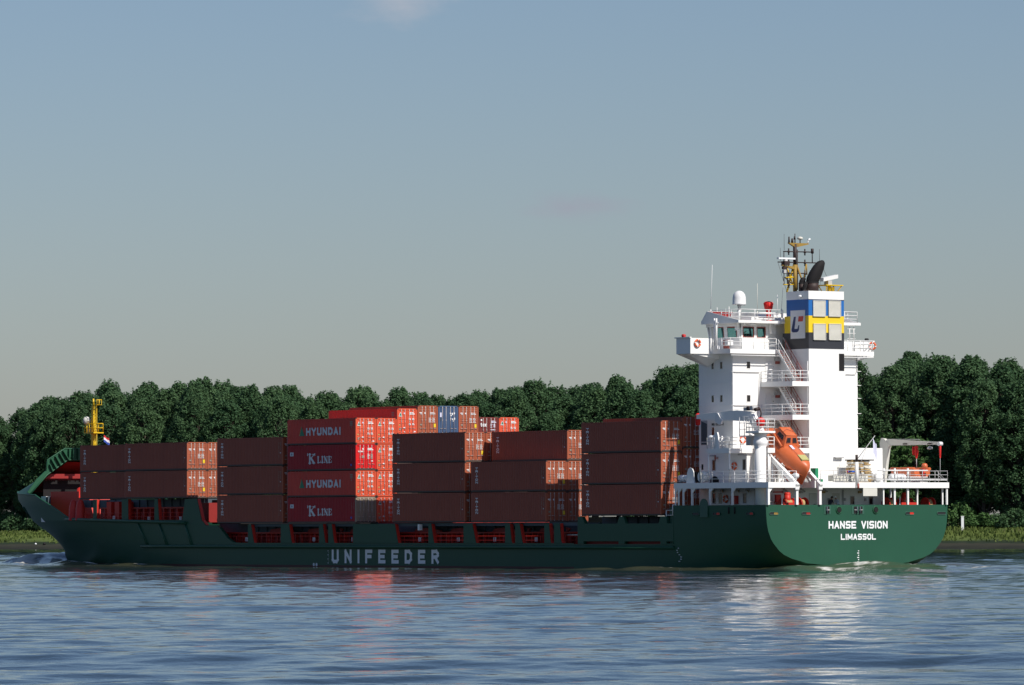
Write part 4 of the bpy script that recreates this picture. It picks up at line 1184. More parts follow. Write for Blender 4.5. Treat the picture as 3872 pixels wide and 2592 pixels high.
m = MB(); KX, KY = 2.42, 9.3
m.tube((KX, KY, 4.9), (KX, KY, 11.1), .50, 'white', 20); m.rev([(.5, 11.05), (.66, 11.25), (.66, 11.65), (.56, 11.7), (.56, 12.15), (.85, 12.3)], (KX, KY, 0), 'panel', 20)
CR = part(m, 'deck_crane')
q = MB(); q.box(KX - .95, KX + .95, KY - .95, KY + .95, 12.3, 12.48, 'white')
railing(q, [(KX + .9, KY - .9, 12.48), (KX + .9, KY + .9, 12.48), (KX - .9, KY + .9, 12.48), (KX - .9, KY - .9, 12.48), (KX + .9, KY - .9, 12.48)], 1.05, 3, .9, .03)
railing(q, [(KX + 2.4, KY + .5, 12.1), (KX + 1.0, KY + .5, 12.1)], 1.7, 3, .7, .03); q.box(KX + 1.0, KX + 2.4, KY - .5, KY + .55, 12.0, 12.1, 'white'); q.box(KX + .95, KX + 1.6, KY - .4, KY + .4, 11.2, 12.0, 'frame')
part(q, 'crane_platform', CR)
q = MB()
# jib: lower leg up to the knee, then the long box forward
q.prism([(KX - .35, 12.45), (KX + .35, 12.45), (KX + 1.75, 13.6), (KX + 1.65, 14.3), (KX + 1.0, 14.15)], 'xz', KY - .25, KY + .25, 'white')
q.prism([(KX + 1.0, 14.15), (KX + 1.2, 13.35), (KX + 3.0, 13.45), (KX + 9.0, 13.72), (KX + 9.0, 14.12), (KX + 5.5, 14.3), (KX + 3.0, 14.4), (KX + 1.9, 14.3)], 'xz', KY - .28, KY + .28, 'white')
q.prism([(KX + 5.7, 14.2), (KX + 6.0, 14.2), (KX + 6.15, 13.5), (KX + 5.6, 13.15), (KX + 5.2, 13.2), (KX + 5.1, 13.5)], 'xz', KY + .28, KY + .42, 'panel')
q.path([(KX + 1.6, KY, 14.6), (KX + 9.0, KY, 14.15)], .02, 'frame', 4)
part(q, 'crane_jib', CR)
q = MB(); q.tube((KX + .9, KY - .3, 14.55), (KX + .9, KY + .35, 14.55), .22, 'frame', 10); q.tube((KX + 1.5, KY - .3, 14.55), (KX + 1.5, KY + .3, 14.55), .18, 'mastdark', 10); q.tube((KX + .3, KY - .1, 14.5), (KX + .3, KY + .4, 14.4), .16, 'mastdark', 8)
q.box(KX + 1.7, KX + 2.2, KY - .2, KY + .2, 14.35, 14.65, 'frame'); q.path([(KX + .1, KY, 14.5), (KX - .1, KY, 14.1), (KX, KY, 13.6)], .06, 'mastdark', 5); part(q, 'crane_winch', CR)
q = MB(); q.rev([(.05, 12.9), (.35, 13.0), (.42, 13.35), (.36, 13.6), (.1, 13.7)], (KX - .15, KY + .1, 0), 'brightred', 9); part(q, 'covered_searchlight', CR)
q = MB(); q.rev([(.02, 13.1), (.22, 13.2), (.26, 13.6), (.24, 14.1), (.1, 14.25)], (KX + 9.15, KY, 0), 'brightred', 10); part(q, 'crane_hook', CR)

# starboard crane with the rescue boat under it
m = MB(); QX, QY = 7.7, -9.5
m.prism([(QX - .2, 7.87), (QX + .1, 7.87), (QX + .4, 11.6), (QX + .2, 12.05), (QX - .2, 12.0), (QX - 1.0, 11.4), (QX - .8, 11.0)], 'xz', QY - .15, QY + .15, 'louvre')
RC = part(m, 'rescue_boat_crane')
q = MB(); q.prism([(QX - .6, 11.95), (QX - .6, 11.35), (-.2, 11.33), (-.35, 11.55), (-.2, 11.58), (QX - 1.4, 11.9)], 'xz', QY - .12, QY + .12, 'louvre')
q.box(QX - 1.4 - 2.2, QX - 1.4 - 1.6, QY + .2, QY + .21, 11.4, 11.52, 'mastdark'); q.box(1.2, .6, QY + .2, QY + .21, 11.38, 11.5, 'mastdark')
q.tube((QX - .5, QY, 11.95), (2.5, QY, 11.85), .03, 'frame', 4); q.tube((-.35, QY - .2, 11.4), (-.35, QY + .2, 11.4), .2, 'panel', 8); part(q, 'crane_jib', RC)
q = MB()
q.rev([(.05, 10.1), (.13, 10.3), (.19, 10.75), (.14, 11.0), (.19, 11.15), (.1, 11.3)], (2.95, QY + .05, 0), 'brightred', 9); q.rev([(.04, 10.4), (.10, 10.5), (.13, 10.8), (.1, 11.2)], (3.3, QY + .1, 0), 'brightred', 8)
q.tube((3.0, QY, 9.2), (3.0, QY, 10.2), .04, 'frame', 5); part(q, 'crane_hook', RC)
q = MB(); q.rev([(.05, 10.1), (.08, 10.3), (.12, 11.2), (.08, 11.3)], (-.35, QY, 0), 'brightred', 8); q.tube((-.35, QY, 8.0), (-.35, QY, 10.1), .02, 'frame', 4); q.rev([(.05, 10.9), (.25, 10.95), (.25, 11.1), (.05, 11.25)], (1.1, QY, 0), 'frame', 8); part(q, 'crane_hook', RC)

# ---- ramp of the free fall lifeboat
m = MB()
AX = math.radians(35)
dv = Vector((-math.cos(AX), 0, -math.sin(AX))); upv = Vector((-math.sin(AX), 0, math.cos(AX)))
KEEL = Vector((.86, 5.9, 7.59))
for y in (7.28, 4.58):
    p0 = Vector((-.35, y, 7.5)); p1 = Vector((6.3, y, 7.5 + 6.65 * math.tan(AX)))
    n_ = upv
    for (a, b) in ((p0, p1),):
        s = Vector((0, .17, 0)); t = n_ * .2
        v = [q_ + s * i_ + t * j_ for q_ in (a, b) for i_ in (-1, 1) for j_ in (-1, 1)]
        m.mesh(v, [(0, 1, 3, 2), (4, 6, 7, 5), (0, 4, 5, 1), (2, 3, 7, 6), (0, 2, 6, 4), (1, 5, 7, 3)], 'white')
    for k in range(6):
        p = p0.lerp(p1, .08 + k * .15); m.tube(p + upv * .2 + Vector((0, -.12 if y > 6 else .12, 0)), p + upv * .38 + Vector((0, -.12 if y > 6 else .12, 0)), .07, 'letter', 6)
    m.tube((3.2, y, 7.87), (3.2, y, 9.8), .12, 'white', 6); m.tube((1.2, y, 7.87), (2.8, y, 9.5), .10, 'white', 6); m.tube((5.8, y, 7.87), (5.8, y, 11.6), .12, 'white', 6)
    m.box(-.32, .0, y - .22, y + .22, 7.2, 7.52, 'panel')
m.tube((.5, 7.0, 8.5), (.5, 6.6, 8.4), .25, 'letter', 8); m.box(1.2, 2.0, 6.2, 6.9, 8.0, 9.0, 'hose')
part(m, 'lifeboat_ramp')


# the house, tower, bridge and funnel stand to port of where the wall planes above were drawn
for o in list(SHIP.children):
    if o.name.split('.')[0] in ('deckhouse', 'accommodation_tower', 'stair_platform', 'staircase', 'bridge_deck', 'wheelhouse', 'wheelhouse_roof', 'satellite_dome', 'covered_searchlight',
                                'whip_antenna', 'funnel_casing', 'exhaust_pipe', 'radar_mast', 'radar_platform') and o.parent == SHIP:
        o.location = (-.95, .74, 0)

# ================================================================== CONTAINERS
PAINT = {}
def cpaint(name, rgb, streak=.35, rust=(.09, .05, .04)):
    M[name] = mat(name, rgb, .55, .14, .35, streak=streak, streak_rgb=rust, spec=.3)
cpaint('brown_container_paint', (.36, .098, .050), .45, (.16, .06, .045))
cpaint('brown_container_shaded_side', (.29, .078, .050), .30, (.16, .05, .045))  # darker than the doors: shade of the side put into the colour
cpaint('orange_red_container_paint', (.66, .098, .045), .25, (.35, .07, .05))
cpaint('orange_red_container_shaded_side', (.58, .066, .048), .30, (.2, .05, .045))  # door paint darkened for the shaded side
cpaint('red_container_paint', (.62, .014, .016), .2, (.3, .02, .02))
cpaint('red_container_shaded_side', (.34, .018, .026), .25, (.2, .02, .03))  # same red as the doors, with the side's shade in the colour
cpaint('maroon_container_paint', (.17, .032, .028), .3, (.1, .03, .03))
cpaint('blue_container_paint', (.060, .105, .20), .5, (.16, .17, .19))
cpaint('grey_container_paint', (.30, .24, .18), .35, (.16, .13, .10))
M['dirtrail'] = mat('dirty_container_rail', (.085, .06, .05), .7, .2, 1.0)
M['casting'] = mat('container_corner_casting', (.06, .035, .03), .7, .2, 2.0)
M['rod'] = mat('galvanised_lock_rod', (.55, .48, .44), .45, .1, 2.0, metal=.2)
M['sticker'] = mat('yellow_sticker', (.78, .55, .02), .5, .05, 3.0)
M['greytag'] = mat('grey_plate', (.30, .25, .20), .6, .1, 3.0)
M['greenmark'] = mat('green_triangle_paint', (.015, .20, .11), .5, .05, 2.0)
M['goldmark'] = mat('pale_gold_edge_paint', (.45, .34, .12), .5, .05, 2.0)
M['patch'] = mat('dark_repair_patch', (.085, .038, .038), .6, .1, 1.0)
M['olive'] = mat('olive_scuff', (.13, .10, .05), .7, .2, 2.0)

L, W = 12.192, 2.438
HC, LO = 2.896, 2.591
GAP = .02


def corr_side(mb, H, sg, key):
    x = -L / 2 + .17; xe = L / 2 - .17
    z0, z1 = .17, H - .12
    yo, yi = (W / 2 - .008) * sg, (W / 2 - .046) * sg
    prof = []
    while x < xe - .28:
        prof += [(x, yo), (x + .072, yo), (x + .14, yi), (x + .21, yi)]
        x += .278
    prof += [(x, yo), (xe, yo)]
    v = [(a, b, z) for z in (z0, z1) for a, b in prof]
    n = len(prof)
    f = [(i, i + 1, n + i + 1, n + i) if sg < 0 else (i + 1, i, n + i, n + i + 1) for i in range(n - 1)]
    mb.mesh(v, f, key)


def container_proto(kind):
    spec = {'triton': (HC, 'brown_container_shaded_side', 'brown_container_paint'), 'hyundai': (LO, 'orange_red_container_shaded_side', 'orange_red_container_paint'),
            'kline': (LO, 'red_container_shaded_side', 'red_container_paint'), 'kgrey': (LO, 'red_container_shaded_side', 'grey_container_paint'),
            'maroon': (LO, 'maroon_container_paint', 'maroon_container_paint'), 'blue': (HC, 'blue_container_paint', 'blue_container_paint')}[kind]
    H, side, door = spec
    root = empty('shipping_container')
    b = MB()
    for sx in (-1, 1):
        for sy in (-1, 1):
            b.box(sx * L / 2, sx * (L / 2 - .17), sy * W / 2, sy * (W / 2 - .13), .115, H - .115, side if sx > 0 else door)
            for z0, z1 in ((0, .118), (H - .118, H)):
                b.box(sx * (L / 2 + .002), sx * (L / 2 - .178), sy * (W / 2 + .002), sy * (W / 2 - .162), z0, z1, 'casting')
    for sy in (-1, 1):
        b.box(-L / 2 + .178, L / 2 - .178, sy * W / 2, sy * (W / 2 - .07), H - .12, H - .03, side)
        b.box(-L / 2 + .178, L / 2 - .178, sy * W / 2, sy * (W / 2 - .07), .02, .17, 'dirtrail')
        corr_side(b, H, sy, side)
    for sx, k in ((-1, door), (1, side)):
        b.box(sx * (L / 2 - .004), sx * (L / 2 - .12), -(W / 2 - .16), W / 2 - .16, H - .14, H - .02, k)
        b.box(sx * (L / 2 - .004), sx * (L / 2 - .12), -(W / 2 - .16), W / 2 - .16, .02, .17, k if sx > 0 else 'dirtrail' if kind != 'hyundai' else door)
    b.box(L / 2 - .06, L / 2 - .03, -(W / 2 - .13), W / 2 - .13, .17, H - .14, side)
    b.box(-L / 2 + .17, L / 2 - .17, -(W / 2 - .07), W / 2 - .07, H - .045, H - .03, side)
    b.box(-L / 2 + .17, L / 2 - .17, -(W / 2 - .07), W / 2 - .07, .10, .13, 'dirtrail')
    U, V = (-1, 0, 0), (0, 0, 1)
    py = W / 2
    if kind == 'triton':
        for k, ch in enumerate('TRITON'):
            zt = H - .55 - k * .265
            text(b, ch, (L / 2 - .75 if ch != 'I' else L / 2 - .90, py, zt - .215), U, V, .215, .42, .1, .062, 'letter', lift=.004)
        for x, z0, z1 in ((-L / 2 + .45, 1.55, 2.5), (-L / 2 + .75, .75, 2.45)):
            n = int((z1 - z0) / .09)
            for i in range(n):
                if (i * 7) % 5 != 3: b.box(x, x - .06, py - .002, py + .004, z0 + i * .09, z0 + i * .09 + .06, 'greytag')
        b.box(-L / 2 + .52, -L / 2 + .38, py - .002, py + .004, 1.22, 1.32, 'greyletter')
    if kind == 'hyundai':
        text(b, 'HYUNDAI', (2.72, py, .92), U, V, .78, .80, .185, .215, 'greyletter', lift=.004, narrow=.32)
        b.face([(3.85, py + .004, .9), (3.02, py + .004, .9), (3.52, py + .004, 1.82)], 'greenmark')
        b.face([(3.97, py + .004, .9), (3.87, py + .004, .9), (3.53, py + .004, 1.86), (3.56, py + .004, 1.86)], 'goldmark')
        for i in range(3):
            b.box(-L / 2 + 1.0, -L / 2 + .55, py - .002, py + .004, 2.12 - i * .16, 2.22 - i * .16, 'greytag')
        b.box(-L / 2 + .85, -L / 2 + .75, py - .002, py + .004, 1.55, 1.7, 'greytag')
    if kind in ('kline', 'kgrey'):
        ox, oz = 2.55, .78
        text(b, '"', (ox + .0, py, oz), U, V, .98, .5, .1, .08, 'greyletter', lift=.004)
        text(b, '"', (ox - 1.30, py, oz), U, V, .98, .5, .1, .08, 'greyletter', lift=.005)
        strokes(b, [[(.18, 0), (.18, 1)]], (ox - .30, py, oz), U, V, 1.0, .86, .26, 'greyletter', .004)
        strokes(b, [[(.95, .98), (.25, .42)], [(0, 0), (.4, 0)], [(0, 1), (.4, 1)], [(.72, 1), (1.1, 1)], [(.7, 0), (1.12, 0)]], (ox - .30, py, oz), U, V, 1.0, .86, .10, 'greyletter', .005)
        strokes(b, [[(.42, .55), (.92, .03)]], (ox - .30, py, oz), U, V, 1.0, .86, .26, 'greyletter', .006)
        x = ox - 1.88
        for ch, w in (('L', .55), ('I', .30), ('N', .62), ('E', .55)):
            o = (x, py, oz + .04)
            if ch in 'LE': strokes(b, [[(.2, 0), (.2, 1)]], o, U, V, w, .56, .19, 'greyletter', .004); strokes(b, [[(0, 0), (1, 0), (1, .28)], [(0, 1), (.45, 1)]], o, U, V, w, .56, .07, 'greyletter', .006)
            if ch == 'E': strokes(b, [[(0, 1), (.95, 1), (.95, .74)], [(.2, .52), (.7, .52)]], o, U, V, w, .56, .07, 'greyletter', .008)
            if ch == 'I': strokes(b, [[(.5, 0), (.5, 1)]], o, U, V, w, .56, .19, 'greyletter', .004); strokes(b, [[(0, 0), (1, 0)], [(0, 1), (1, 1)]], o, U, V, w, .56, .07, 'greyletter', .006)
            if ch == 'N': strokes(b, [[(.15, 0), (.15, 1)], [(.85, 0), (.85, 1)], [(-.02, 0), (.32, 0)], [(.68, 1), (1.02, 1)], [(-.05, 1), (.2, 1)]], o, U, V, w, .56, .07, 'greyletter', .004); strokes(b, [[(.15, 1), (.85, 0)]], o, U, V, w, .56, .20, 'greyletter', .006)
            x -= w + .16
        b.box(5.62, 4.98, py - .002, py + .004, 1.50, 1.88, 'greyletter'); b.box(5.38, 5.22, py + .004, py + .006, 1.58, 1.78, 'navy')
        for x, z0, z1 in ((-L / 2 + .45, 1.4, 2.2), (-L / 2 + .75, .95, 2.2)):
            for i in range(int((z1 - z0) / .09)): b.box(x, x - .05, py - .002, py + .004, z0 + i * .09, z0 + i * .09 + .05, 'greytag')
        b.box(-L / 2 + .95, -L / 2 + .7, py - .002, py + .004, .42, .62, 'bluebar')
    body = b.build('body', root)
    # --- doors at the after end
    X = -L / 2
    for sy, nm in ((1, 'port'), (-1, 'starboard')):
        d = MB()
        y0, y1 = sorted((sy * .015, sy * (W / 2 - .14)))
        z0, z1 = .18, H - .15
        d.box(X + .05, X + .08, y0, y1, z0, z1, door)
        d.box(X + .025, X + .05, y0, y0 + .07, z0, z1, door); d.box(X + .025, X + .05, y1 - .07, y1, z0, z1, door)
        if kind == 'triton':
            for zc, hh in ((.30, .22), (.62, .16), (1.20, .13), (1.42, .13), (1.64, .13), (2.46, .16), (2.64, .1)): d.box(X + .022, X + .05, y0 + .07, y1 - .07, zc - hh / 2, zc + hh / 2, door)
        elif kind in ('hyundai', 'kgrey', 'maroon'):
            for k in range(6):
                zc = z0 + .02 + k * (z1 - z0 - .08) / 5; d.box(X + .018, X + .05, y0 + .07, y1 - .07, zc, zc + .055, door)
        elif kind == 'kline':
            for zc in (z0 + .03, .95, 1.75, z1 - .08): d.box(X + .018, X + .05, y0 + .07, y1 - .07, zc, zc + .055, door)
        else:
            for k in range(5):
                yc = y0 + .12 + k * (y1 - y0 - .2) / 5; d.box(X + .01, X + .05, yc, yc + .09, z0 + .08, z1 - .05, door)
        f = X + .012
        def mark(ya, yb, za, zb, key='letter'): d.box(f - .004, f + .014, min(ya, yb), max(ya, yb), za, zb, key)
        def lines(ya, yb, zt, n, hgt=.055, step=.115, key='letter'):
            for i in range(n):
                w = (yb - ya) * (1 - .28 * ((i * 5 + n) % 3) / 2)
                m_ = ya + w * .46
                mark(ya, m_ - .03, zt - i * step - hgt, zt - i * step, key); mark(m_ + .03, ya + w, zt - i * step - hgt, zt - i * step, key)
        if kind == 'triton':
            if sy > 0: mark(1.0, .68, 2.12, 2.2); mark(.9, .66, 2.02, 2.07); d.tube((f - .004, .33, 2.13), (f + .01, .33, 2.13), .085, 'letter', 10); mark(.93, .72, .9, 1.06, 'greytag')
            else: lines(-.28, -1.02, 2.2, 2); lines(-.12, -.48, 1.66, 2); lines(-.56, -.92, 1.66, 2); lines(-.12, -.48, 1.40, 2); lines(-.56, -.92, 1.40, 2); mark(-.68, -.98, .72, 1.08, 'sticker')
        if kind == 'hyundai':
            if sy > 0:
                d.face([(f - .006, 1.03, 1.78), (f - .006, .60, 1.78), (f - .006, .84, 2.22)], 'letter'); d.face([(f - .010, .97, 1.84), (f - .010, .64, 1.84), (f - .010, .82, 2.14)], 'greenmark')
                mark(.42, .28, 2.02, 2.16, 'flagpale'); mark(1.03, .86, .86, .98, 'goldmark'); mark(.98, .8, .40, .62, 'greytag'); mark(.45, .22, .58, .72); mark(.4, .3, .22, .3)
            else: lines(-.25, -1.0, 2.2, 2, .09, .13); lines(-.2, -.48, 1.62, 2, .08, .11); lines(-.6, -.9, 1.62, 2, .08, .11); lines(-.2, -.48, 1.12, 2, .08, .11); lines(-.6, -.9, 1.12, 2, .08, .11); mark(-.8, -1.0, .22, .32)
        if kind == 'kline':
            if sy > 0: d.tube((f - .004, .34, 2.1), (f + .01, .34, 2.1), .09, 'letter', 10); text(d, 'KLINE', (f, .92, 1.78), (0, -1, 0), (0, 0, 1), .15, .11, .03, .035, 'letter', lift=.004); mark(.5, .18, 1.2, 1.46, 'greytag')
            else: lines(-.2, -.98, 2.2, 2, .09, .13); lines(-.2, -.42, 1.62, 4, .08, .13); mark(-.58, -.82, 1.12, 1.62, 'greytag'); lines(-.58, -.82, 1.62, 4, .06, .12); mark(-.62, -.84, .86, .97)
        if kind == 'kgrey' and sy < 0: lines(-.3, -.98, 2.1, 2, .08, .12, 'greytag')
        if kind == 'maroon':
            if sy > 0: d.tube((f - .004, .90, 2.28), (f + .01, .90, 2.28), .10, 'letter', 10); text(d, 'tex', (f, 1.02, 1.62), (0, -1, 0), (0, 0, 1), .40, .21, .05, .075, 'letter', lift=.004)
            else: lines(-.3, -1.0, 2.22, 2, .08, .12, 'flagpale'); lines(-.2, -.45, 1.9, 3, .07, .15, 'flagpale'); mark(-.6, -.78, 1.55, 1.92, 'flagpale'); lines(-.2, -.9, 1.35, 1, .08, .1, 'flagpale')
        if kind == 'blue':
            if sy > 0: mark(1.0, .8, 1.75, 2.2, 'flagpale'); mark(.95, .85, 1.35, 1.7, 'steelblue')
            else:
                for (ya, yb, za, zb) in ((-.22, -.36, 2.06, 2.2), (-.44, -.58, 1.98, 2.18), (-.66, -.82, 2.05, 2.22), (-.30, -.44, 1.86, 1.96), (-.26, -.36, 1.52, 1.68), (-.48, -.62, 1.48, 1.62), (-.70, -.84, 1.50, 1.70), (-.56, -.66, 1.32, 1.42)): mark(ya, yb, za, zb)
        dr = d.build('door', root)
        for k, yy in enumerate((sy * .27, sy * .70)):
            r = MB()
            r.tube((X - .005, yy, .10), (X - .005, yy, H - .08), .021, 'rod', 6)
            for zz in (.2, H - .2, H * .5): r.box(X - .02, X + .05, yy - .05, yy + .05, zz - .03, zz + .03, 'rod')
            r.tube((X - .01, yy, .62), (X - .01, yy + sy * .30, .60), .02, 'rod', 5)
            r.build('lock_rod', dr)
    return root


protos = {}
def children_of(o): return [c for c in bpy.data.objects if c.parent == o]
def copy_tree(o, par=None):
    c = o.copy(); COL.objects.link(c)
    c.parent = par
    for ch in children_of(o): copy_tree(ch, c)
    return c


def put(kind, x_aft, row, z, label, group):
    if kind not in protos: root = protos[kind] = container_proto(kind)
    else: root = copy_tree(protos[kind])
    root.location = aboard(x_aft + L / 2, 11.22 - W / 2 - 2.5 * row, z)
    root.rotation_euler = (0, 0, SHIP_ROT)
    tag(root, label, 'container', group)
    return root


GB = 'brown containers stowed on deck'; GR = 'orange red containers stowed on deck'; GK = 'dark red lettered containers'
t2 = ('lower', 'upper'); t3 = ('bottom', 'middle', 'top')
for i in range(2):
    put('triton', 108.12, 1, 6.99 + i * (HC + GAP), '%s brown container touching the bow shelter, set back from the ship side' % t2[i], GB)
    put('triton', 95.10, 0, 6.99 + i * (HC + GAP), '%s brown container of the outer pair right behind the bow shelter pair' % t2[i], GB)
    put('triton', 95.10, 1, 6.99 + i * (HC + GAP), '%s brown container half hidden inboard behind the outer forward pair' % t2[i], GB)
for i in range(3):
    put('triton', 77.19, 0, 4.354 + i * (HC + GAP), '%s brown container of the stack just forward of the lettered red stack' % t3[i], GB)
cl = (('kgrey', 'dark red K LINE container at the bottom of its stack, with grey doors'), ('hyundai', 'orange red HYUNDAI container second from the bottom of its stack'),
      ('kline', 'bright red K LINE container with red doors, third in its stack'), ('hyundai', 'orange red HYUNDAI container on top of the lettered stack'))
for i, (k, lb) in enumerate(cl):
    put(k, 64.16, 0, 4.354 + i * (LO + GAP), lb, GK if k[0] == 'k' else GR)
for i, w_ in enumerate(('bottom, mostly shaded', 'second from bottom', 'third from bottom', 'topmost')):
    put('hyundai', 64.16, 1, 4.354 + i * (LO + GAP), '%s orange red container inboard behind the lettered stack' % w_, GR)
put('hyundai', 64.16, 2, 15.75 - LO, 'raised red container with green triangle left of a brown one', GR)
for r_, k, lb in ((3, 'triton', 'tall brown container between the raised red and the blue container'), (4, 'blue', 'blue container with white marks between two tall brown ones'), (5, 'triton', 'tall brown container between the blue and the maroon container')):
    put(k, 64.16, r_, 16.06 - HC, lb, GB if k == 'triton' else 'blue containers stowed on deck')
put('maroon', 64.16, 6, 14.97 - LO, 'low maroon container with white tex lettering on its door', 'maroon containers stowed on deck')
put('hyundai', 64.16, 7, 14.98 - LO, 'red container with green triangle at starboard end of the high row', GR)
for i in range(3):
    put('triton', 45.57, 0, 4.354 + i * (HC + GAP), '%s brown container of the tall stack right of the lettered red stack' % t3[i], GB)
    put('triton', 45.57, 1, 4.354 + i * (HC + GAP), '%s brown container inboard behind the tall stack beside the lettered red one' % t3[i], GB)
    put('triton', 32.40, 1, 4.354 + i * (HC + GAP), '%s brown container of the set back stack amidships' % t3[i], GB)
    put('triton', 14.63, 0, 4.918 + i * (HC + GAP), '%s brown container of the outer stack beside the white tower' % t3[i], GB)
    put('triton', 14.63, 1, 5.29 + i * (HC + GAP), '%s brown container inboard of the outer stack beside the white tower' % t3[i], GB)
for i, w_ in enumerate(t3):
    put('triton', 45.57, 2, 4.354 + i * (HC + GAP), '%s brown container third row inboard of the tall stack beside the lettered one' % w_, GB)
    put('triton', 64.16, 2, 4.354 + i * (HC + GAP), '%s brown container under the raised red container of the high row' % w_, GB)
for i in range(2):
    put('triton', 32.40, 0, 4.354 + i * (HC + GAP), '%s brown container of the low outer stack amidships' % t2[i], GB)

# ================================================================== LIFEBOAT
lb = ship_thing('lifeboat', KEEL.x, KEEL.y, KEEL.z, 'large orange enclosed free fall lifeboat pointing down over the stern', 'lifeboat')
def BP(s, y, w): 
    p = -dv * s + upv * w
    return (p.x, y, p.z)
m = MB()
ST = [(-.08, .03, .10, 1.55), (.08, .26, .03, 1.92), (.36, .56, .0, 2.10), (.8, .88, .0, 2.20), (1.5, 1.14, .0, 2.24), (2.4, 1.28, .0, 2.20), (4.0, 1.32, .0, 2.14), (5.4, 1.27, .06, 2.08), (6.3, 1.12, .15, 1.95), (6.7, .85, .35, 1.7), (6.78, .3, .8, 1.2)]
rows = []
for s_, w_, k_, t_ in ST:
    r = []
    for j in range(20):
        a = 2 * math.pi * j / 20
        cy = math.copysign(abs(math.cos(a)) ** .75, math.cos(a)); sz = math.copysign(abs(math.sin(a)) ** .8, math.sin(a))
        wid = w_ * (1 if sz > -.1 else (1 - .45 * (abs(sz) ** 1.6)))
        r.append(BP(s_, wid * cy, (k_ + t_) / 2 + (t_ - k_) / 2 * sz))
    rows.append(r)
v = [p for r in rows for p in r]; n = 20
f = [(i * n + k, (i + 1) * n + k, (i + 1) * n + (k + 1) % n, i * n + (k + 1) % n) for i in range(len(rows) - 1) for k in range(n)]
m.mesh(v, f, 'orange', True); m.face(rows[0], 'orange'); m.face(rows[-1][::-1], 'orange')
for sg in (1, -1):
    m.path([BP(s_, (w_ * .99 + .02) * sg, .72) for s_, w_, k_, t_ in ST[3:9]], .09, 'orange', 6)
    for s_ in (1.6, 2.6, 3.6, 4.6): m.path([BP(s_, 1.27 * sg, .98), BP(s_ + .35, 1.28 * sg, .98)], .03, 'louvre', 4)
    m.path([BP(3.2, 1.02 * sg, 2.0), BP(5.2, .98 * sg, 2.35)], .12, 'orange', 6)
m.path([BP(.05, .2, 1.0), BP(.4, .62, 1.05), BP(.9, .95, 1.1), BP(1.5, 1.14, 1.15)], .03, 'orange', 4)
lbh = m.build('hull', lb)
m = MB()
cb = [(3.1, .88, 2.0), (5.5, .88, 2.0)]; 
base = [BP(3.1, .88, 2.02), BP(5.6, .88, 2.0), BP(5.6, -.88, 2.0), BP(3.1, -.88, 2.02)]
top = [BP(3.65, .60, 2.93), BP(4.9, .60, 2.97), BP(4.9, -.60, 2.97), BP(3.65, -.60, 2.93)]
m.mesh(base + top, [(4, 5, 6, 7), (0, 1, 5, 4), (1, 2, 6, 5), (2, 3, 7, 6), (3, 0, 4, 7)], 'orange')
m.path([top[0], top[3], top[2], top[1], top[0]], .035, 'orange', 5)
m.path([BP(4.2, .62, 2.98), BP(4.6, 0, 3.02), BP(4.2, -.62, 2.98)], .02, 'stair', 4)
cab = m.build('cabin', lb)
def quad_on(a, b, c, d, u0, u1, w0, w1, lift):
    a, b, c, d = map(Vector, (a, b, c, d))
    nrm = (b - a).cross(d - a).normalized()
    P = lambda u, w: (a.lerp(b, u)).lerp(d.lerp(c, u), w) + nrm * lift
    return [P(u0, w0), P(u1, w0), P(u1, w1), P(u0, w1)]
for (a, b, c, d, u0, u1, sgn) in ((base[0], base[1], top[1], top[0], .18, .70, -1), (base[3], base[2], top[2], top[3], .18, .70, 1), (base[3], base[0], top[0], top[3], .58, .90, -1), (base[3], base[0], top[0], top[3], .10, .42, -1)):
    q = MB(); pts_ = quad_on(a, b, c, d, u0, u1, .38, .82, .02 * sgn); q.face(pts_, 'glass'); q.path([*pts_, pts_[0]], .02, 'stair', 4)
    q.build('window', cab)
q = MB(); q.mesh([BP(s_, y_, w_) for s_ in (.75, 1.55) for y_ in (-.42, .42) for w_ in (2.12, 2.27)], [(0, 1, 3, 2), (4, 6, 7, 5), (0, 4, 5, 1), (2, 3, 7, 6), (0, 2, 6, 4), (1, 5, 7, 3)], 'olive2') if False else None
M['olive2'] = mat('olive_hatch_cover', (.42, .40, .16), .6, .08, 2.0)
q.mesh([BP(s_, y_, w_) for s_ in (.75, 1.55) for y_ in (-.42, .42) for w_ in (2.12, 2.28)], [(0, 1, 3, 2), (4, 6, 7, 5), (0, 4, 5, 1), (2, 3, 7, 6), (0, 2, 6, 4), (1, 5, 7, 3)], 'olive2')
q.mesh([BP(s_, y_, w_) for s_ in (2.5, 3.1) for y_ in (.05, .35) for w_ in (2.15, 2.26)], [(0, 1, 3, 2), (4, 6, 7, 5), (0, 4, 5, 1), (2, 3, 7, 6), (0, 2, 6, 4), (1, 5, 7, 3)], 'flagpale')
q.path([BP(1.6, .38, 2.27), BP(3.1, .45, 2.27)], .02, 'stair', 4); q.path([BP(1.6, -.38, 2.27), BP(3.1, -.45, 2.27)], .02, 'stair', 4)
q.build('deck_hatch', lb)

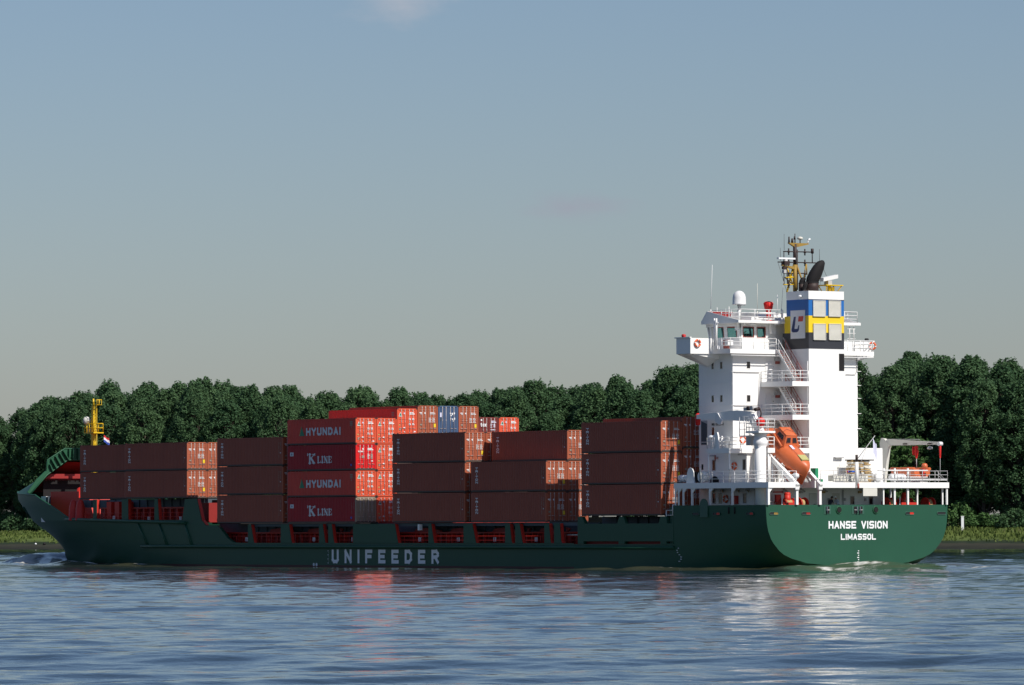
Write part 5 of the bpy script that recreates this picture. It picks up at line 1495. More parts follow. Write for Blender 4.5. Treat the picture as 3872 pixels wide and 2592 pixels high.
# rescue boat
rb = ship_thing('rescue_boat', 3.5, -8.9, 8.15, 'small orange open rescue boat on starboard boat deck under the crane', 'rescue boat')
m = MB()
rows = []
for x, w_, z0, z1 in ((2.15, .05, .65, .95), (1.9, .45, .35, 1.0), (1.2, .85, .15, 1.0), (0, .98, .10, .98), (-1.2, .98, .10, .98), (-2.0, .92, .12, .98)):
    rows.append([(x, w_, z1), (x, w_ * 1.02, (z0 + z1) / 2), (x, w_ * .6, z0 + .05), (x, 0, z0), (x, -w_ * .6, z0 + .05), (x, -w_ * 1.02, (z0 + z1) / 2), (x, -w_, z1)])
v = [p for r in rows for p in r]; n = 7
m.mesh(v, [(i * n + k, i * n + k + 1, (i + 1) * n + k + 1, (i + 1) * n + k) for i in range(5) for k in range(6)], 'orange', True)
m.face(rows[-1], 'orange')
for sg in (1, -1): m.path([(r[0][0], r[0][1] * sg, r[0][2]) for r in rows], .14, 'orange', 7)
m.box(-1.9, 1.3, -.85, .85, .7, .8, 'orange')
m.build('hull', rb)
m = MB(); m.tube((-2.25, 0, .35), (-2.25, 0, 1.0), .16, 'orange', 8); m.rev([(.05, .9), (.26, 1.0), (.3, 1.25), (.22, 1.45), (.03, 1.5)], (-2.35, 0, 0), 'orange', 10); m.tube((-2.35, 0, .2), (-2.4, 0, .6), .09, 'soot_and_dark', 6)
m.build('outboard_motor', rb)
m = MB(); m.box(-.4, .3, -.3, .3, .8, 1.15, 'orange'); m.tube((-2.7, .4, .2), (-2.7, .4, 1.0), .07, 'brightred', 6); m.build('steering_console', rb)
m = MB()
for x in (1.2, -1.2): m.box(x - .1, x + .1, -.7, .7, -.28, .25, 'frame')
m.box(-2.2, 2.0, -.5, .5, -.28, -.2, 'frame'); part(m, 'unused') if False else m.build('cradle', rb)

# life rafts, buoys, stores, flags
def raft(x, y, z, length, axis, r, label):
    t = ship_thing('life_raft', x, y, z, label, 'life raft', 'white life raft canisters')
    q = MB(); prof = [(.02, -length / 2), (r * .85, -length / 2 + .02), (r, -length / 2 + .12), (r, -.04), (r * 1.05, -.03), (r * 1.05, .03), (r, .04), (r, length / 2 - .12), (r * .85, length / 2 - .02), (.02, length / 2)]
    q.rev(prof, (0, 0, r + .12), 'letter', 16, axis); q.build('canister', t)
    q = MB()
    for k in (-1, 1):
        o = k * length * .28
        if axis == 'y': q.box(-r, r, o - .04, o + .04, 0, .16, 'frame')
        else: q.box(o - .04, o + .04, -r, r, 0, .16, 'frame')
        q.rev([(r + .012, o - .03), (r + .012, o + .03)], (0, 0, r + .12), 'frame', 16, axis)
    q.build('cradle', t)
raft(1.0, -5.5, 7.88, 1.7, 'y', .33, 'white life raft canister lying across the stern edge of boat deck')
raft(2.2, -3.9, 7.88, 1.2, 'x', .38, 'upright looking white life raft canister beside the white house block')
raft(12.1, 10.55, 7.95, 1.3, 'x', .27, 'white ribbed canister at forward end of port boat deck')
t = ship_thing('mooring_reel', 10.6, 10.5, 7.87, 'white winch reel with peaked side plate on port boat deck', 'reel')
q = MB()
q.prism([(.75, 0), (.62, .9), (.45, 1.28), (.2, 1.4), (-.15, 1.3), (-.35, .95), (-.45, 0)], 'xz', .25, .35, 'white'); q.build('side_plate', t)
q = MB(); q.tube((0, -.5, .55), (0, .25, .55), .45, 'soot_and_dark', 14); q.box(-1.0, -.45, -.3, .2, .1, 1.0, 'soot_and_dark'); q.build('drum', t)
q = MB(); q.tube((-1.35, -.3, .55), (-1.35, .3, .55), .5, 'white', 14); q.build('flange', t)

def ring(r0, r1, key1, key2):
    q = MB(); n, k_ = 24, 8
    v = []
    for i in range(n):
        a = 2 * math.pi * i / n
        for j in range(k_):
            b = 2 * math.pi * j / k_
            rr = r0 + r1 * math.cos(b)
            v.append((r1 * .8 * math.sin(b), rr * math.cos(a), rr * math.sin(a)))
    i0 = len(q.v); q.v += v
    for i in range(n):
        key = key2 if i % 6 in (0,) else key1
        for j in range(k_):
            q.f.append((i * k_ + j, ((i + 1) % n) * k_ + j, ((i + 1) % n) * k_ + (j + 1) % k_, i * k_ + (j + 1) % k_)); q.m.append(q.slot(key)); q.smooth.append(True)
    return q
RING = None
for (x, y, z, turn, lbl) in ((9.63, 10.79, 20.58, 0, 'orange lifebuoy on the white port bridge wing'), (5.66, 8.75, 11.75, 0, 'orange lifebuoy on the upper rail beside the crane column'),
                            (7.66, 8.20, 9.4, 90, 'red lifebuoy on the shaded white wall above the boat deck'), (8.95, 8.20, 6.42, 90, 'red lifebuoy on the shaded wall below the boat deck'), (8.25, -8.66, 20.6, 40, 'orange lifebuoy on the starboard bridge wing rail')):
    rot = (0, 0, SHIP_ROT + R_(-turn))
    if RING is None: RING = o = ring(.30, .085, 'orange2', 'letter').build('lifebuoy')
    else: o = RING.copy(); COL.objects.link(o)
    o.location = aboard(x, y, z); o.rotation_euler = rot
    tag(o, lbl, 'lifebuoy', 'lifebuoys on the ship')

t = ship_thing('timber_stack', 2.2, -1.9, 7.88, 'untidy tan stack of timber and rope on boat deck beside lamp post', 'timber')
random.seed(5)
q = MB()
for lay in range(13):
    z = .05 + lay * .155
    w_ = 1.25 - lay * .03
    for k in range(3):
        y = -w_ + k * w_ * .8 + random.uniform(-.1, .1)
        c_ = 'pile' if random.random() < .75 else 'louvre'
        q.tube((random.uniform(-.6, -.4), y, z), (random.uniform(-.6, -.4), y + w_ * .75, z + random.uniform(-.05, .05)), .07, c_, 6)
        q.tube((-.5, y + .2, z), (.6, y + .25, z), .07, c_, 6)
q.build('planks', t)
q = MB(); q.box(-.7, .7, -1.3, 1.0, 1.98, 2.08, 'soot_and_dark'); q.build('cover', t)

def cloth(name, x, y, z, wid, hei, keys, label, rows_=3, ny=12):
    t = tag(empty(name, aboard(x, y, z), (0, 0, SHIP_ROT)), label, 'flag')
    q = MB(); nz = 9
    for b_ in range(nz):
        key = keys[min(len(keys) - 1, b_ * len(keys) // nz)]
        for a_ in range(ny):
            def P(i, j):
                u = i / ny; w2 = j / nz
                return (.13 * math.sin(u * 7 + w2 * 2) * u * wid, -u * wid * .5 - .1 * math.sin(w2 * 3) * u, -w2 * hei - u * hei * .55 + .06 * math.sin(u * 9))
            q.face([P(a_, b_), P(a_ + 1, b_), P(a_ + 1, b_ + 1), P(a_, b_ + 1)], key, True)
    q.build('cloth', t)
    return t
cloth('flag', 129.9, -.2, 14.1, 1.5, .75, ('flagred', 'flagwhite', 'flagblue'), 'red white and blue flag hanging beside the yellow foremast')
cloth('flag', -.28, -1.6, 11.85, .9, 1.3, ('flagpale',), 'pale lilac flag drooping from the staff at the stern')

# ================================================================== PEOPLE ON THE POOP
def person(x, y, turn, label, shirt, hat, bend):
    t = tag(empty('person', aboard(x, y, 4.9), (0, 0, SHIP_ROT + turn)), label, 'person', 'crew on the poop deck')
    b = math.radians(bend)
    def T(px, pz, py): # bend the trunk forward about the hips
        dz = pz - .95
        return (px + math.sin(b) * dz, py, .95 + math.cos(b) * dz)
    V_ = [(0, 0, .95), T(0, 1.15, 0), T(0, 1.38, 0), T(.02, 1.50, 0), T(.05, 1.64, 0), T(.06, 1.72, 0),
          (.02, .10, .90), (.05, .12, .50), (0, .12, .07), (.16, .13, .04), (.02, -.10, .90), (-.02, -.12, .50), (-.08, -.12, .07), (.08, -.13, .04),
          T(0, 1.42, .19), T(.10, 1.15, .25), T(.38, 1.08, .17), T(.47, 1.09, .15), T(0, 1.42, -.19), T(.12, 1.15, -.25), T(.40, 1.12, -.17), T(.49, 1.13, -.15)]
    E_ = [(0, 1), (1, 2), (2, 3), (3, 4), (4, 5), (0, 6), (6, 7), (7, 8), (8, 9), (0, 10), (10, 11), (11, 12), (12, 13), (2, 14), (14, 15), (15, 16), (16, 17), (2, 18), (18, 19), (19, 20), (20, 21)]
    Rr = [.15, .14, .155, .055, .10, .08, .10, .065, .05, .045, .10, .065, .05, .045, .075, .05, .038, .032, .075, .05, .038, .032]
    me = bpy.data.meshes.new('skeleton'); me.from_pydata(V_, E_, [])
    o = bpy.data.objects.new('body', me); COL.objects.link(o)
    sk = o.modifiers.new('skin', 'SKIN'); su = o.modifiers.new('sub', 'SUBSURF'); su.levels = 1; su.render_levels = 1
    for i, vv in enumerate(me.skin_vertices[0].data): vv.radius = (Rr[i], Rr[i] * (1.25 if i in (0, 1, 2) else 1)); vv.use_root = (i == 0)
    dg = bpy.context.evaluated_depsgraph_get(); ev = bpy.data.meshes.new_from_object(o.evaluated_get(dg))
    o.modifiers.clear(); o.data = ev; ev.name = 'body'
    for k in ('skin', shirt, 'navycloth'): ev.materials.append(M[k])
    for pl in ev.polygons:
        pl.use_smooth = True
        c_ = pl.center
        hgt = (c_.z - .95) / max(.2, math.cos(b)) + .95
        hand = c_.x > math.sin(b) * (c_.z - .95) + .36 and c_.z > .95
        pl.material_index = 0 if (hgt > 1.50 or hand) else (1 if hgt > .98 else 2)
    o.parent = t
    hx, hy, hz = T(.06, 1.70, 0)
    q = MB(); q.rev([(.125, -.02), (.12, .05), (.085, .11), (.01, .14)], (hx, 0, hz), hat, 12); q.tube((hx, 0, hz - .02), (hx, 0, hz), .145, hat, 12); q.build('hat', t)
person(2.6, .15, math.pi * .55, 'crewman in pale shirt and white helmet bending over the stern rail', 'lightcloth', 'letter', 28)
person(2.9, .95, -math.pi * .4, 'crewman in dark jacket and dark cap beside the one in pale shirt', 'navycloth', 'soot_and_dark', 30)

# ================================================================== RIVER
rng = np.random.default_rng(7)
def shore_y(x): return 998.0 - (x + 93.0) * 0.649
EB = Vector((.839, -.545)); NB = Vector((.545, .839))


def to_mesh(name, verts, faces, mats, smooth=True):
    me = bpy.data.meshes.new(name)
    nv, nf, k = len(verts), len(faces), faces.shape[1]
    me.vertices.add(nv); me.vertices.foreach_set('co', np.ascontiguousarray(verts, np.float32).ravel())
    me.loops.add(nf * k); me.loops.foreach_set('vertex_index', np.ascontiguousarray(faces, np.int32).ravel())
    me.polygons.add(nf); me.polygons.foreach_set('loop_start', np.arange(0, nf * k, k, dtype=np.int32)); me.polygons.foreach_set('loop_total', np.full(nf, k, np.int32))
    me.polygons.foreach_set('use_smooth', np.full(nf, smooth))
    for m_ in mats: me.materials.append(m_)
    me.update(calc_edges=True); me.validate()
    return me


def link(name, me, parent=None):
    o = bpy.data.objects.new(name, me); COL.objects.link(o)
    if parent is not None: o.parent = parent
    return o


def vnoise(x, y, seed):
    """smooth value noise for numpy arrays"""
    xi, yi = np.floor(x).astype(np.int64), np.floor(y).astype(np.int64)
    fx, fy = x - xi, y - yi
    fx, fy = fx * fx * (3 - 2 * fx), fy * fy * (3 - 2 * fy)
    def hsh(a, b):
        n = (a * 374761393 + b * 668265263 + seed * 974634777) & 0x7fffffff
        n = ((n ^ (n >> 13)) * 1274126177) & 0x7fffffff
        return ((n ^ (n >> 16)) & 0xffff) / 65535.0
    return (hsh(xi, yi) * (1 - fx) * (1 - fy) + hsh(xi + 1, yi) * fx * (1 - fy) + hsh(xi, yi + 1) * (1 - fx) * fy + hsh(xi + 1, yi + 1) * fx * fy)


ys = [-60, -20, 20, 60, 85]
y = 100.0
while y < 1095:
    ys.append(y); y += max(.16, y * .0020)
ys = np.array(ys + [1300, 1800])
xs = np.concatenate([np.array([-900, -500, -320, -220, -170]), np.arange(-140, 140.01, .42), np.array([170, 220, 320, 500, 900])])
GX, GY = np.meshgrid(xs, ys)
Z = np.zeros_like(GX)
far = np.clip(GY / 450.0, .2, 3)
waves = []
wind = R_(-62)
for k in range(70):
    lam = float(np.exp(rng.uniform(np.log(1.0), np.log(9.0))))
    th = wind + rng.normal(0, .55)
    waves.append((lam, th, rng.uniform(0, 6.28), .0034 * lam ** .55 * rng.uniform(.5, 1.3)))
for lam, th, ph, a in waves:
    fade = 1 / (1 + (far * 1.2 / lam) ** 2)
    Z += a * fade * np.sin(2 * np.pi / lam * (GX * np.cos(th) + GY * np.sin(th)) + ph)
gust = .55 + .9 * vnoise(GX / 34 + 3, GY / 60, 4) * (.6 + .6 * vnoise(GX / 9, GY / 22, 9))
Z *= gust
# long wash of earlier ships
for lam, th, ph, a in ((21, R_(93), .4, .085), (15.5, R_(86), 1.9, .040), (27, R_(97), 4.0, .075), (11, R_(90), 2.2, .022)):
    Z += a * np.sin(2 * np.pi / lam * (GX * np.cos(th) + GY * np.sin(th)) + ph + 2.0 * vnoise(GX / 60, GY / 80, 21)) * (vnoise(GX / 55, GY / 30, 33) ** 1.5) * np.clip((560 - GY) / 200, 0.15, 1)
Z += .17 * np.exp(-np.abs((GY - 167 + .10 * GX + 5 * vnoise(GX / 9, GX * 0, 51)) / 2.6) ** 2) * (.35 + .9 * vnoise(GX / 16, GX * 0 + 4, 52))
Z += .10 * np.exp(-np.abs((GY - 148 - .22 * GX + 4 * vnoise(GX / 8, GX * 0, 53)) / 2.0) ** 2) * (.3 + .9 * vnoise(GX / 12, GX * 0 + 7, 54))
# position in the ship's own axes
dx, dy = GX - SHIP_O.x, GY - SHIP_O.y
LX = -CA * dx + SA * dy
LY = -SA * dx - CA * dy
hb = np.interp(LX, [-1, 0, 8, 16, 28, 85, 95, 105, 115, 125, 132, 136.8, 137.2], [2, 6.5, 9.6, 10.8, 11.25, 11.25, 11.2, 10.6, 9.0, 6.3, 3.4, .4, 0])
off = np.abs(LY) - hb                                # distance outside the waterline
inside = (LX > -1) & (LX < 137.2)
near = np.exp(-np.clip(off, 0, None) / 2.4) * inside
calm = np.clip(np.where(inside, np.clip(off / 14, 0, 1), 1), .7, 1)
Z *= calm
oc = 1.7 + 1.1 * vnoise(LX / 9, LX * 0, 15)
crest = inside * np.exp(-((off - oc) / 1.7) ** 2) * (.55 + .9 * vnoise(LX / 5.0, LX * 0 + 2, 17))
amp = .34 * np.clip((LX - 92) / 18, 0, 1) + .26 * np.clip((30 - LX) / 14, 0, 1)
Z += crest * amp
Z -= .06 * inside * np.exp(-np.clip(off, 0, None) / 20)
Z += near * (.03 + .06 * np.sin(LX * .42 + LY * .3) + .12 * (vnoise(LX / 2.3, LY / 2, 5) - .5))
# wave heaped up over the bulb and the roll running aft from it
bow = 1.18 * np.exp(-(np.abs((LX - 141.8) / 4.2)) ** 2.6 - (np.abs(LY + .3) / 4.0) ** 2.6) - .30 * np.exp(-((LX - 132) / 6) ** 2 - ((LY - 5.5) / 3.0) ** 2)
Z += bow + .40 * np.exp(-((LX - 136.5 + .85 * (np.abs(LY) - 4)) / 2.6) ** 2) * np.exp(-np.clip(np.abs(LY) - 4, 0, None) / 7) * (np.abs(LY) > 1.5)
Z += .16 * np.sin((LX - 118) * .33) * np.exp(-np.clip(off, 0, None) / 4) * np.clip((LX - 60) / 60, 0, 1) * inside
# churned water behind the transom
wk = np.exp(-np.clip(-LX, 0, None) / 55) * np.exp(-(LY / (7.5 + np.clip(-LX, 0, None) * .10)) ** 2) * (LX < 1.5)
Z += wk * (.26 + .62 * (vnoise(LX / 2.6, LY / 2.2, 41) - .42) + .25 * (vnoise(LX / 7, LY / 5, 44) - .4) + .16 * np.exp(-((LX + 3) / 3) ** 2))
wk2 = np.exp(-np.clip(-LX, 0, None) / 120) * np.exp(-((np.abs(LY) - 9 - np.clip(-LX, 0, None) * .16) / 3.0) ** 2) * (LX < 0)
Z += wk2 * .38 * np.sin(-LX * .35 + .5)
ed = (np.abs(GX) > 150) | (GY < 90) | (GY > 1095)
Z[ed] = 0
Z = np.where((LX > 1) & (LX < 133) & (off < -1.4), -.6, Z)
# foam and silt, as what floats on and in the water
n1, n2, n3 = vnoise(LX / 1.1, LY / .6, 61), vnoise(LX / 3.5, LY / 1.6, 62), vnoise(LX / .45, LY / .45, 63)
tex_ = .45 * n1 + .35 * n2 + .2 * n3
tex_ = .22 * n1 + .28 * n2 + .5 * n3
foam = inside * np.exp(-((off - oc + .5) / .8) ** 2) * (.95 * np.clip((LX - 96) / 14, 0, 1) + .55 * np.exp(-((LX - 9) / 7) ** 2) + .22)
s_ = np.clip((142.8 - LX) / 4.3, 0, 1)
foam = np.maximum(foam, 1.5 * np.exp(-((LY - (4.1 - .8 * s_)) / .95) ** 2) * np.clip((LX - 137.6) / 1.2, 0, 1) * np.clip((143.8 - LX) / 1.0, 0, 1))
Z += .22 * np.exp(-((LY - (4.1 - .8 * s_)) / .9) ** 2) * ((LX > 138) & (LX < 143.5)) * (.4 + n3)
foam = np.maximum(foam, .80 * wk * np.clip(n2 * 2.4 - .9, 0, 1) + .5 * wk2 * n2)
foam = np.maximum(foam, .85 * np.exp(-((LX + 1.2) / 1.0) ** 2) * np.exp(-(LY / 6) ** 2))
bt = np.clip((139.5 - LX) / 13, 0, 1)
bl = np.exp(-((LY - (4.3 + 7.0 * bt)) / 1.5) ** 2) * np.clip((LX - 126) / 3, 0, 1) * np.clip((141.5 - LX) / 2, 0, 1)
foam = np.maximum(foam, 1.5 * bl)
Z += .34 * bl * (.5 + n3)
fm = np.clip((foam + tex_ * 1.0 - 1.12) * 4.5, 0, 1)
silt = np.clip(np.exp(-np.clip(off - .3, 0, None) / (9.0 + 6.0 * n2)) * inside * 1.0 + .9 * np.clip(wk * 1.6, 0, 1) + .6 * wk2 + .9 * np.exp(-((LX - 138) / 5) ** 2 - ((LY - 7) / 3) ** 2), 0, 1)
nx, ny = len(xs), len(ys)
idx = np.arange(nx * ny).reshape(ny, nx)
F = np.stack([idx[:-1, :-1], idx[:-1, 1:], idx[1:, 1:], idx[1:, :-1]], -1).reshape(-1, 4)


def water_material():
    m = bpy.data.materials.new('silty_river_water'); m.use_nodes = True
    n, l = m.node_tree.nodes, m.node_tree.links
    b = n['Principled BSDF']
    b.inputs['IOR'].default_value = 1.333
    at = n.new('ShaderNodeAttribute'); at.attribute_name = 'surface'
    sep = n.new('ShaderNodeSeparateColor'); l.new(at.outputs['Color'], sep.inputs[0])
    c1 = n.new('ShaderNodeMixRGB'); c1.inputs[1].default_value = (.020, .036, .046, 1); c1.inputs[2].default_value = (.085, .082, .038, 1)
    l.new(sep.outputs[1], c1.inputs[0])
    c2 = n.new('ShaderNodeMixRGB'); c2.inputs[2].default_value = (.70, .70, .66, 1)
    l.new(sep.outputs[0], c2.inputs[0]); l.new(c1.outputs[0], c2.inputs[1]); l.new(c2.outputs[0], b.inputs['Base Color'])
    r = n.new('ShaderNodeMapRange'); r.inputs['To Min'].default_value = .03; r.inputs['To Max'].default_value = .8
    l.new(sep.outputs[0], r.inputs['Value']); l.new(r.outputs[0], b.inputs['Roughness'])
    t = n.new('ShaderNodeTexCoord'); mp = n.new('ShaderNodeMapping'); mp.inputs['Scale'].default_value = (1.0, 1.0, 1.0); l.new(t.outputs['Object'], mp.inputs[0])
    nz = n.new('ShaderNodeTexNoise'); nz.inputs['Scale'].default_value = 1.5; nz.inputs['Detail'].default_value = 4; nz.inputs['Roughness'].default_value = .6
    l.new(mp.outputs[0], nz.inputs['Vector'])
    bp = n.new('ShaderNodeBump'); bp.inputs['Strength'].default_value = .55; bp.inputs['Distance'].default_value = .055
    l.new(nz.outputs[0], bp.inputs['Height']); l.new(bp.outputs[0], b.inputs['Normal'])
    return m


me = to_mesh('water', np.stack([GX, GY, Z], -1).reshape(-1, 3), F, [water_material()])
ca = me.color_attributes.new('surface', 'FLOAT_COLOR', 'POINT')
buf = np.ones((nx * ny, 4), np.float32); buf[:, 0] = fm.ravel(); buf[:, 1] = silt.ravel(); buf[:, 2] = 0
ca.data.foreach_set('color', buf.ravel())
tag(link('water', me), 'blue grey silty river with small waves', None, None, 'structure')

# ================================================================== FAR BANK
PD = [-40, -8, 0, 1.5, 4, 6, 9, 13, 20, 28, 38, 60, 110, 300, 1500]
PZ = [-2.5, -.6, -.05, .35, .62, .80, 1.1, 1.75, 2.4, 2.85, 3.25, 3.7, 4.2, 5, 8]
AL = np.concatenate([np.array([-1500, -700, -400]), np.arange(-260, 261, 1.5), np.array([400, 700, 1500])])
ORG = Vector((0, shore_y(0)))
AG, DG = np.meshgrid(AL, np.array(PD))
ZG = np.interp(DG, PD, PZ)
wob = 2.2 * (vnoise(AG / 13, AG * 0 + 1, 3) - .5) + .9 * (vnoise(AG / 3.1, AG * 0 + 5, 8) - .5)
DG2 = DG + np.where((DG > -10) & (DG < 40), wob, 0)
ZG = ZG + np.where((DG > 2) & (DG < 60), .22 * (vnoise(AG / 4, DG / 3, 12) - .5), 0)
BX = ORG.x + EB.x * AG + NB.x * DG2; BY = ORG.y + EB.y * AG + NB.y * DG2
na, nd = len(AL), len(PD)
idx = np.arange(na * nd).reshape(nd, na)
F = np.stack([idx[:-1, :-1], idx[:-1, 1:], idx[1:, 1:], idx[1:, :-1]], -1).reshape(-1, 4)


def bank_material():
    m = bpy.data.materials.new('muddy_grassy_bank'); m.use_nodes = True
    n, l = m.node_tree.nodes, m.node_tree.links
    b = n['Principled BSDF']; b.inputs['Roughness'].default_value = .9; b.inputs['Specular IOR Level'].default_value = .15
    g = n.new('ShaderNodeNewGeometry'); s = n.new('ShaderNodeSeparateXYZ'); l.new(g.outputs['Position'], s.inputs[0])
    nz = n.new('ShaderNodeTexNoise'); nz.inputs['Scale'].default_value = .35; nz.inputs['Detail'].default_value = 6; l.new(g.outputs['Position'], nz.inputs['Vector'])
    ad = n.new('ShaderNodeMath'); ad.operation = 'MULTIPLY_ADD'; l.new(nz.outputs[0], ad.inputs[0]); ad.inputs[1].default_value = .9; l.new(s.outputs[2], ad.inputs[2])
    rp = n.new('ShaderNodeValToRGB'); mr = n.new('ShaderNodeMapRange'); mr.inputs['From Max'].default_value = 5.0; l.new(ad.outputs[0], mr.inputs['Value']); l.new(mr.outputs[0], rp.inputs[0])
    e = rp.color_ramp.elements
    e[0].position = .06; e[0].color = (.016, .018, .016, 1); e[1].position = .22; e[1].color = (.036, .037, .027, 1)
    for p, c in ((.255, (.046, .044, .032, 1)), (.285, (.020, .030, .018, 1)), (.33, (.022, .034, .018, 1)), (.40, (.09, .125, .035, 1)), (.62, (.115, .15, .035, 1)), (.76, (.16, .13, .09, 1)), (.86, (.05, .06, .025, 1))):
        q = e.new(p); q.color = c
    l.new(rp.outputs[0], b.inputs['Base Color'])
    return m


bank = link('ground', to_mesh('ground', np.stack([BX, BY, ZG], -1).reshape(-1, 3), F, [bank_material()]))
tag(bank, 'muddy foreshore and grassy bank on the far side of the river', None, None, 'structure')


def ground_z(d): return float(np.interp(d, PD, PZ))


def leaf_material(name, dark, light, trans=.25):
    m = bpy.data.materials.new(name); m.use_nodes = True
    n, l = m.node_tree.nodes, m.node_tree.links
    out = n['Material Output']; b = n['Principled BSDF']
    b.inputs['Roughness'].default_value = .55; b.inputs['Specular IOR Level'].default_value = .06
    g = n.new('ShaderNodeNewGeometry'); oi = n.new('ShaderNodeObjectInfo')
    nz = n.new('ShaderNodeTexNoise'); nz.inputs['Scale'].default_value = .45; nz.inputs['Detail'].default_value = 4; l.new(g.outputs['Position'], nz.inputs['Vector'])
    ri = n.new('ShaderNodeMath'); ri.operation = 'MULTIPLY_ADD'; l.new(g.outputs['Random Per Island'], ri.inputs[0]); ri.inputs[1].default_value = .30
    mm = n.new('ShaderNodeMath'); mm.operation = 'MULTIPLY_ADD'; l.new(oi.outputs['Random'], mm.inputs[0]); mm.inputs[1].default_value = .35; mm.inputs[2].default_value = -.28
    l.new(mm.outputs[0], ri.inputs[2])
    ad = n.new('ShaderNodeMath'); ad.operation = 'ADD'; l.new(nz.outputs[0], ad.inputs[0]); l.new(ri.outputs[0], ad.inputs[1]); ad.use_clamp = True
    mx = n.new('ShaderNodeMixRGB'); mx.inputs[1].default_value = dark + (1,); mx.inputs[2].default_value = light + (1,)
    l.new(ad.outputs[0], mx.inputs[0]); l.new(mx.outputs[0], b.inputs['Base Color'])
    tl = n.new('ShaderNodeBsdfTranslucent'); l.new(mx.outputs[0], tl.inputs['Color'])
    ms = n.new('ShaderNodeMixShader'); ms.inputs[0].default_value = trans; l.new(b.outputs[0], ms.inputs[1]); l.new(tl.outputs[0], ms.inputs[2]); l.new(ms.outputs[0], out.inputs['Surface'])
    return m


LEAF = leaf_material('poplar_leaves', (.036, .090, .044), (.110, .190, .085), .36)
LEAF2 = leaf_material('pale_willow_leaves', (.040, .105, .040), (.125, .225, .075), .34)
GRASS = leaf_material('bank_grass', (.052, .094, .026), (.135, .170, .048))
M['bark'] = mat('grey_brown_bark', (.075, .060, .048), .9, .25, 2.0)


def leaf_cloud(seed, hgt, wid, base, nclump, nleaf, size):
    """crown of upright plumes: each plume a bundle of leaf sprays round its own shoot"""
    r = np.random.default_rng(seed)
    V, Fc = [], []
    C = []
    for k in range(nclump):
        t = r.uniform(0, 1) ** .85
        z = base + t * (hgt - base)
        prof = (np.sin(np.pi * min(1, .14 + t * .80)) ** .62)
        if t > .8: prof *= (1 - (t - .8) * 2.1)
        rad = wid / 2 * prof * np.sqrt(r.uniform(.25, 1))
        a = r.uniform(0, 2 * np.pi)
        C.append((rad * np.cos(a), rad * np.sin(a), z, r.uniform(.50, 1.0), r.uniform(.7, 1.4)))
    for k in range(5):                              # leaders that break the skyline
        a = r.uniform(0, 2 * np.pi); rad = wid * .30 * r.uniform(0.1, 1)
        C.append((rad * np.cos(a), rad * np.sin(a), hgt - r.uniform(.6, 2.4), r.uniform(.35, .6), r.uniform(1.3, 2.0)))
    C = np.array(C)
    n = len(C) * nleaf
    cc = np.repeat(C, nleaf, 0)
    d = r.normal(size=(n, 3)); d /= np.linalg.norm(d, axis=1, keepdims=True)
    q = r.uniform(.35, 1, n) ** .5
    taper = 1 - .55 * np.clip(d[:, 2] * q, 0, 1)
    P = np.stack([cc[:, 0] + d[:, 0] * q * cc[:, 3] * taper, cc[:, 1] + d[:, 1] * q * cc[:, 3] * taper, cc[:, 2] + d[:, 2] * q * cc[:, 4]], 1)
    nr = d * .9 + r.normal(size=(n, 3)) * .55 + np.array([0, 0, .25]); nr /= np.linalg.norm(nr, axis=1, keepdims=True)
    u = np.cross(nr, r.normal(size=(n, 3))); u /= np.linalg.norm(u, axis=1, keepdims=True); w = np.cross(nr, u)
    s = (size * r.uniform(.6, 1.25, n))[:, None]
    quad = np.stack([P - u * s, P - w * s * .62, P + u * s, P + w * s * .62], 1).reshape(-1, 3)
    return quad, np.arange(n * 4).reshape(-1, 4), C


def trunk_mesh(C, hgt, r0):
    b = MB()
    b.tube((0, 0, -1), (0, 0, hgt * .55), r0, 'bark', 7, r0 * .6); b.tube((0, 0, hgt * .55), (.2, .1, hgt * .9), r0 * .6, 'bark', 6, r0 * .15)
    for c in C[::6]:
        z0 = max(1.5, c[2] - 3.5 - .3 * math.hypot(c[0], c[1])); b.tube((0, 0, min(z0, hgt * .85)), (c[0], c[1], c[2]), r0 * .28, 'bark', 4, r0 * .08)
    me_ = bpy.data.meshes.new('trunk'); me_.from_pydata(b.v, [], b.f); me_.materials.append(M['bark']); me_.update()
    return me_


VAR = []
for k in range(9):
    hgt = 27.0
    q, f, C = leaf_cloud(100 + k, hgt, (10.6, 11.6, 9.6, 12.4, 10.2, 11.2, 10.8, 9.2, 12.0)[k], (4.0, 3.0, 6.0, 3.5, 5.0, 2.5, 4.0, 5.0, 3.0)[k], 520, 42, .235)
    me_ = to_mesh('crown', q, f, [LEAF], smooth=False)
    VAR.append((me_, trunk_mesh(C, hgt, .42)))
VAR2 = []
for k in range(3):
    q, f, C = leaf_cloud(300 + k, 27.0, 13.5, 2.0, 420, 38, .27)
    VAR2.append((to_mesh('crown', q, f, [LEAF2], smooth=False), trunk_mesh(C, 27.0, .4)))

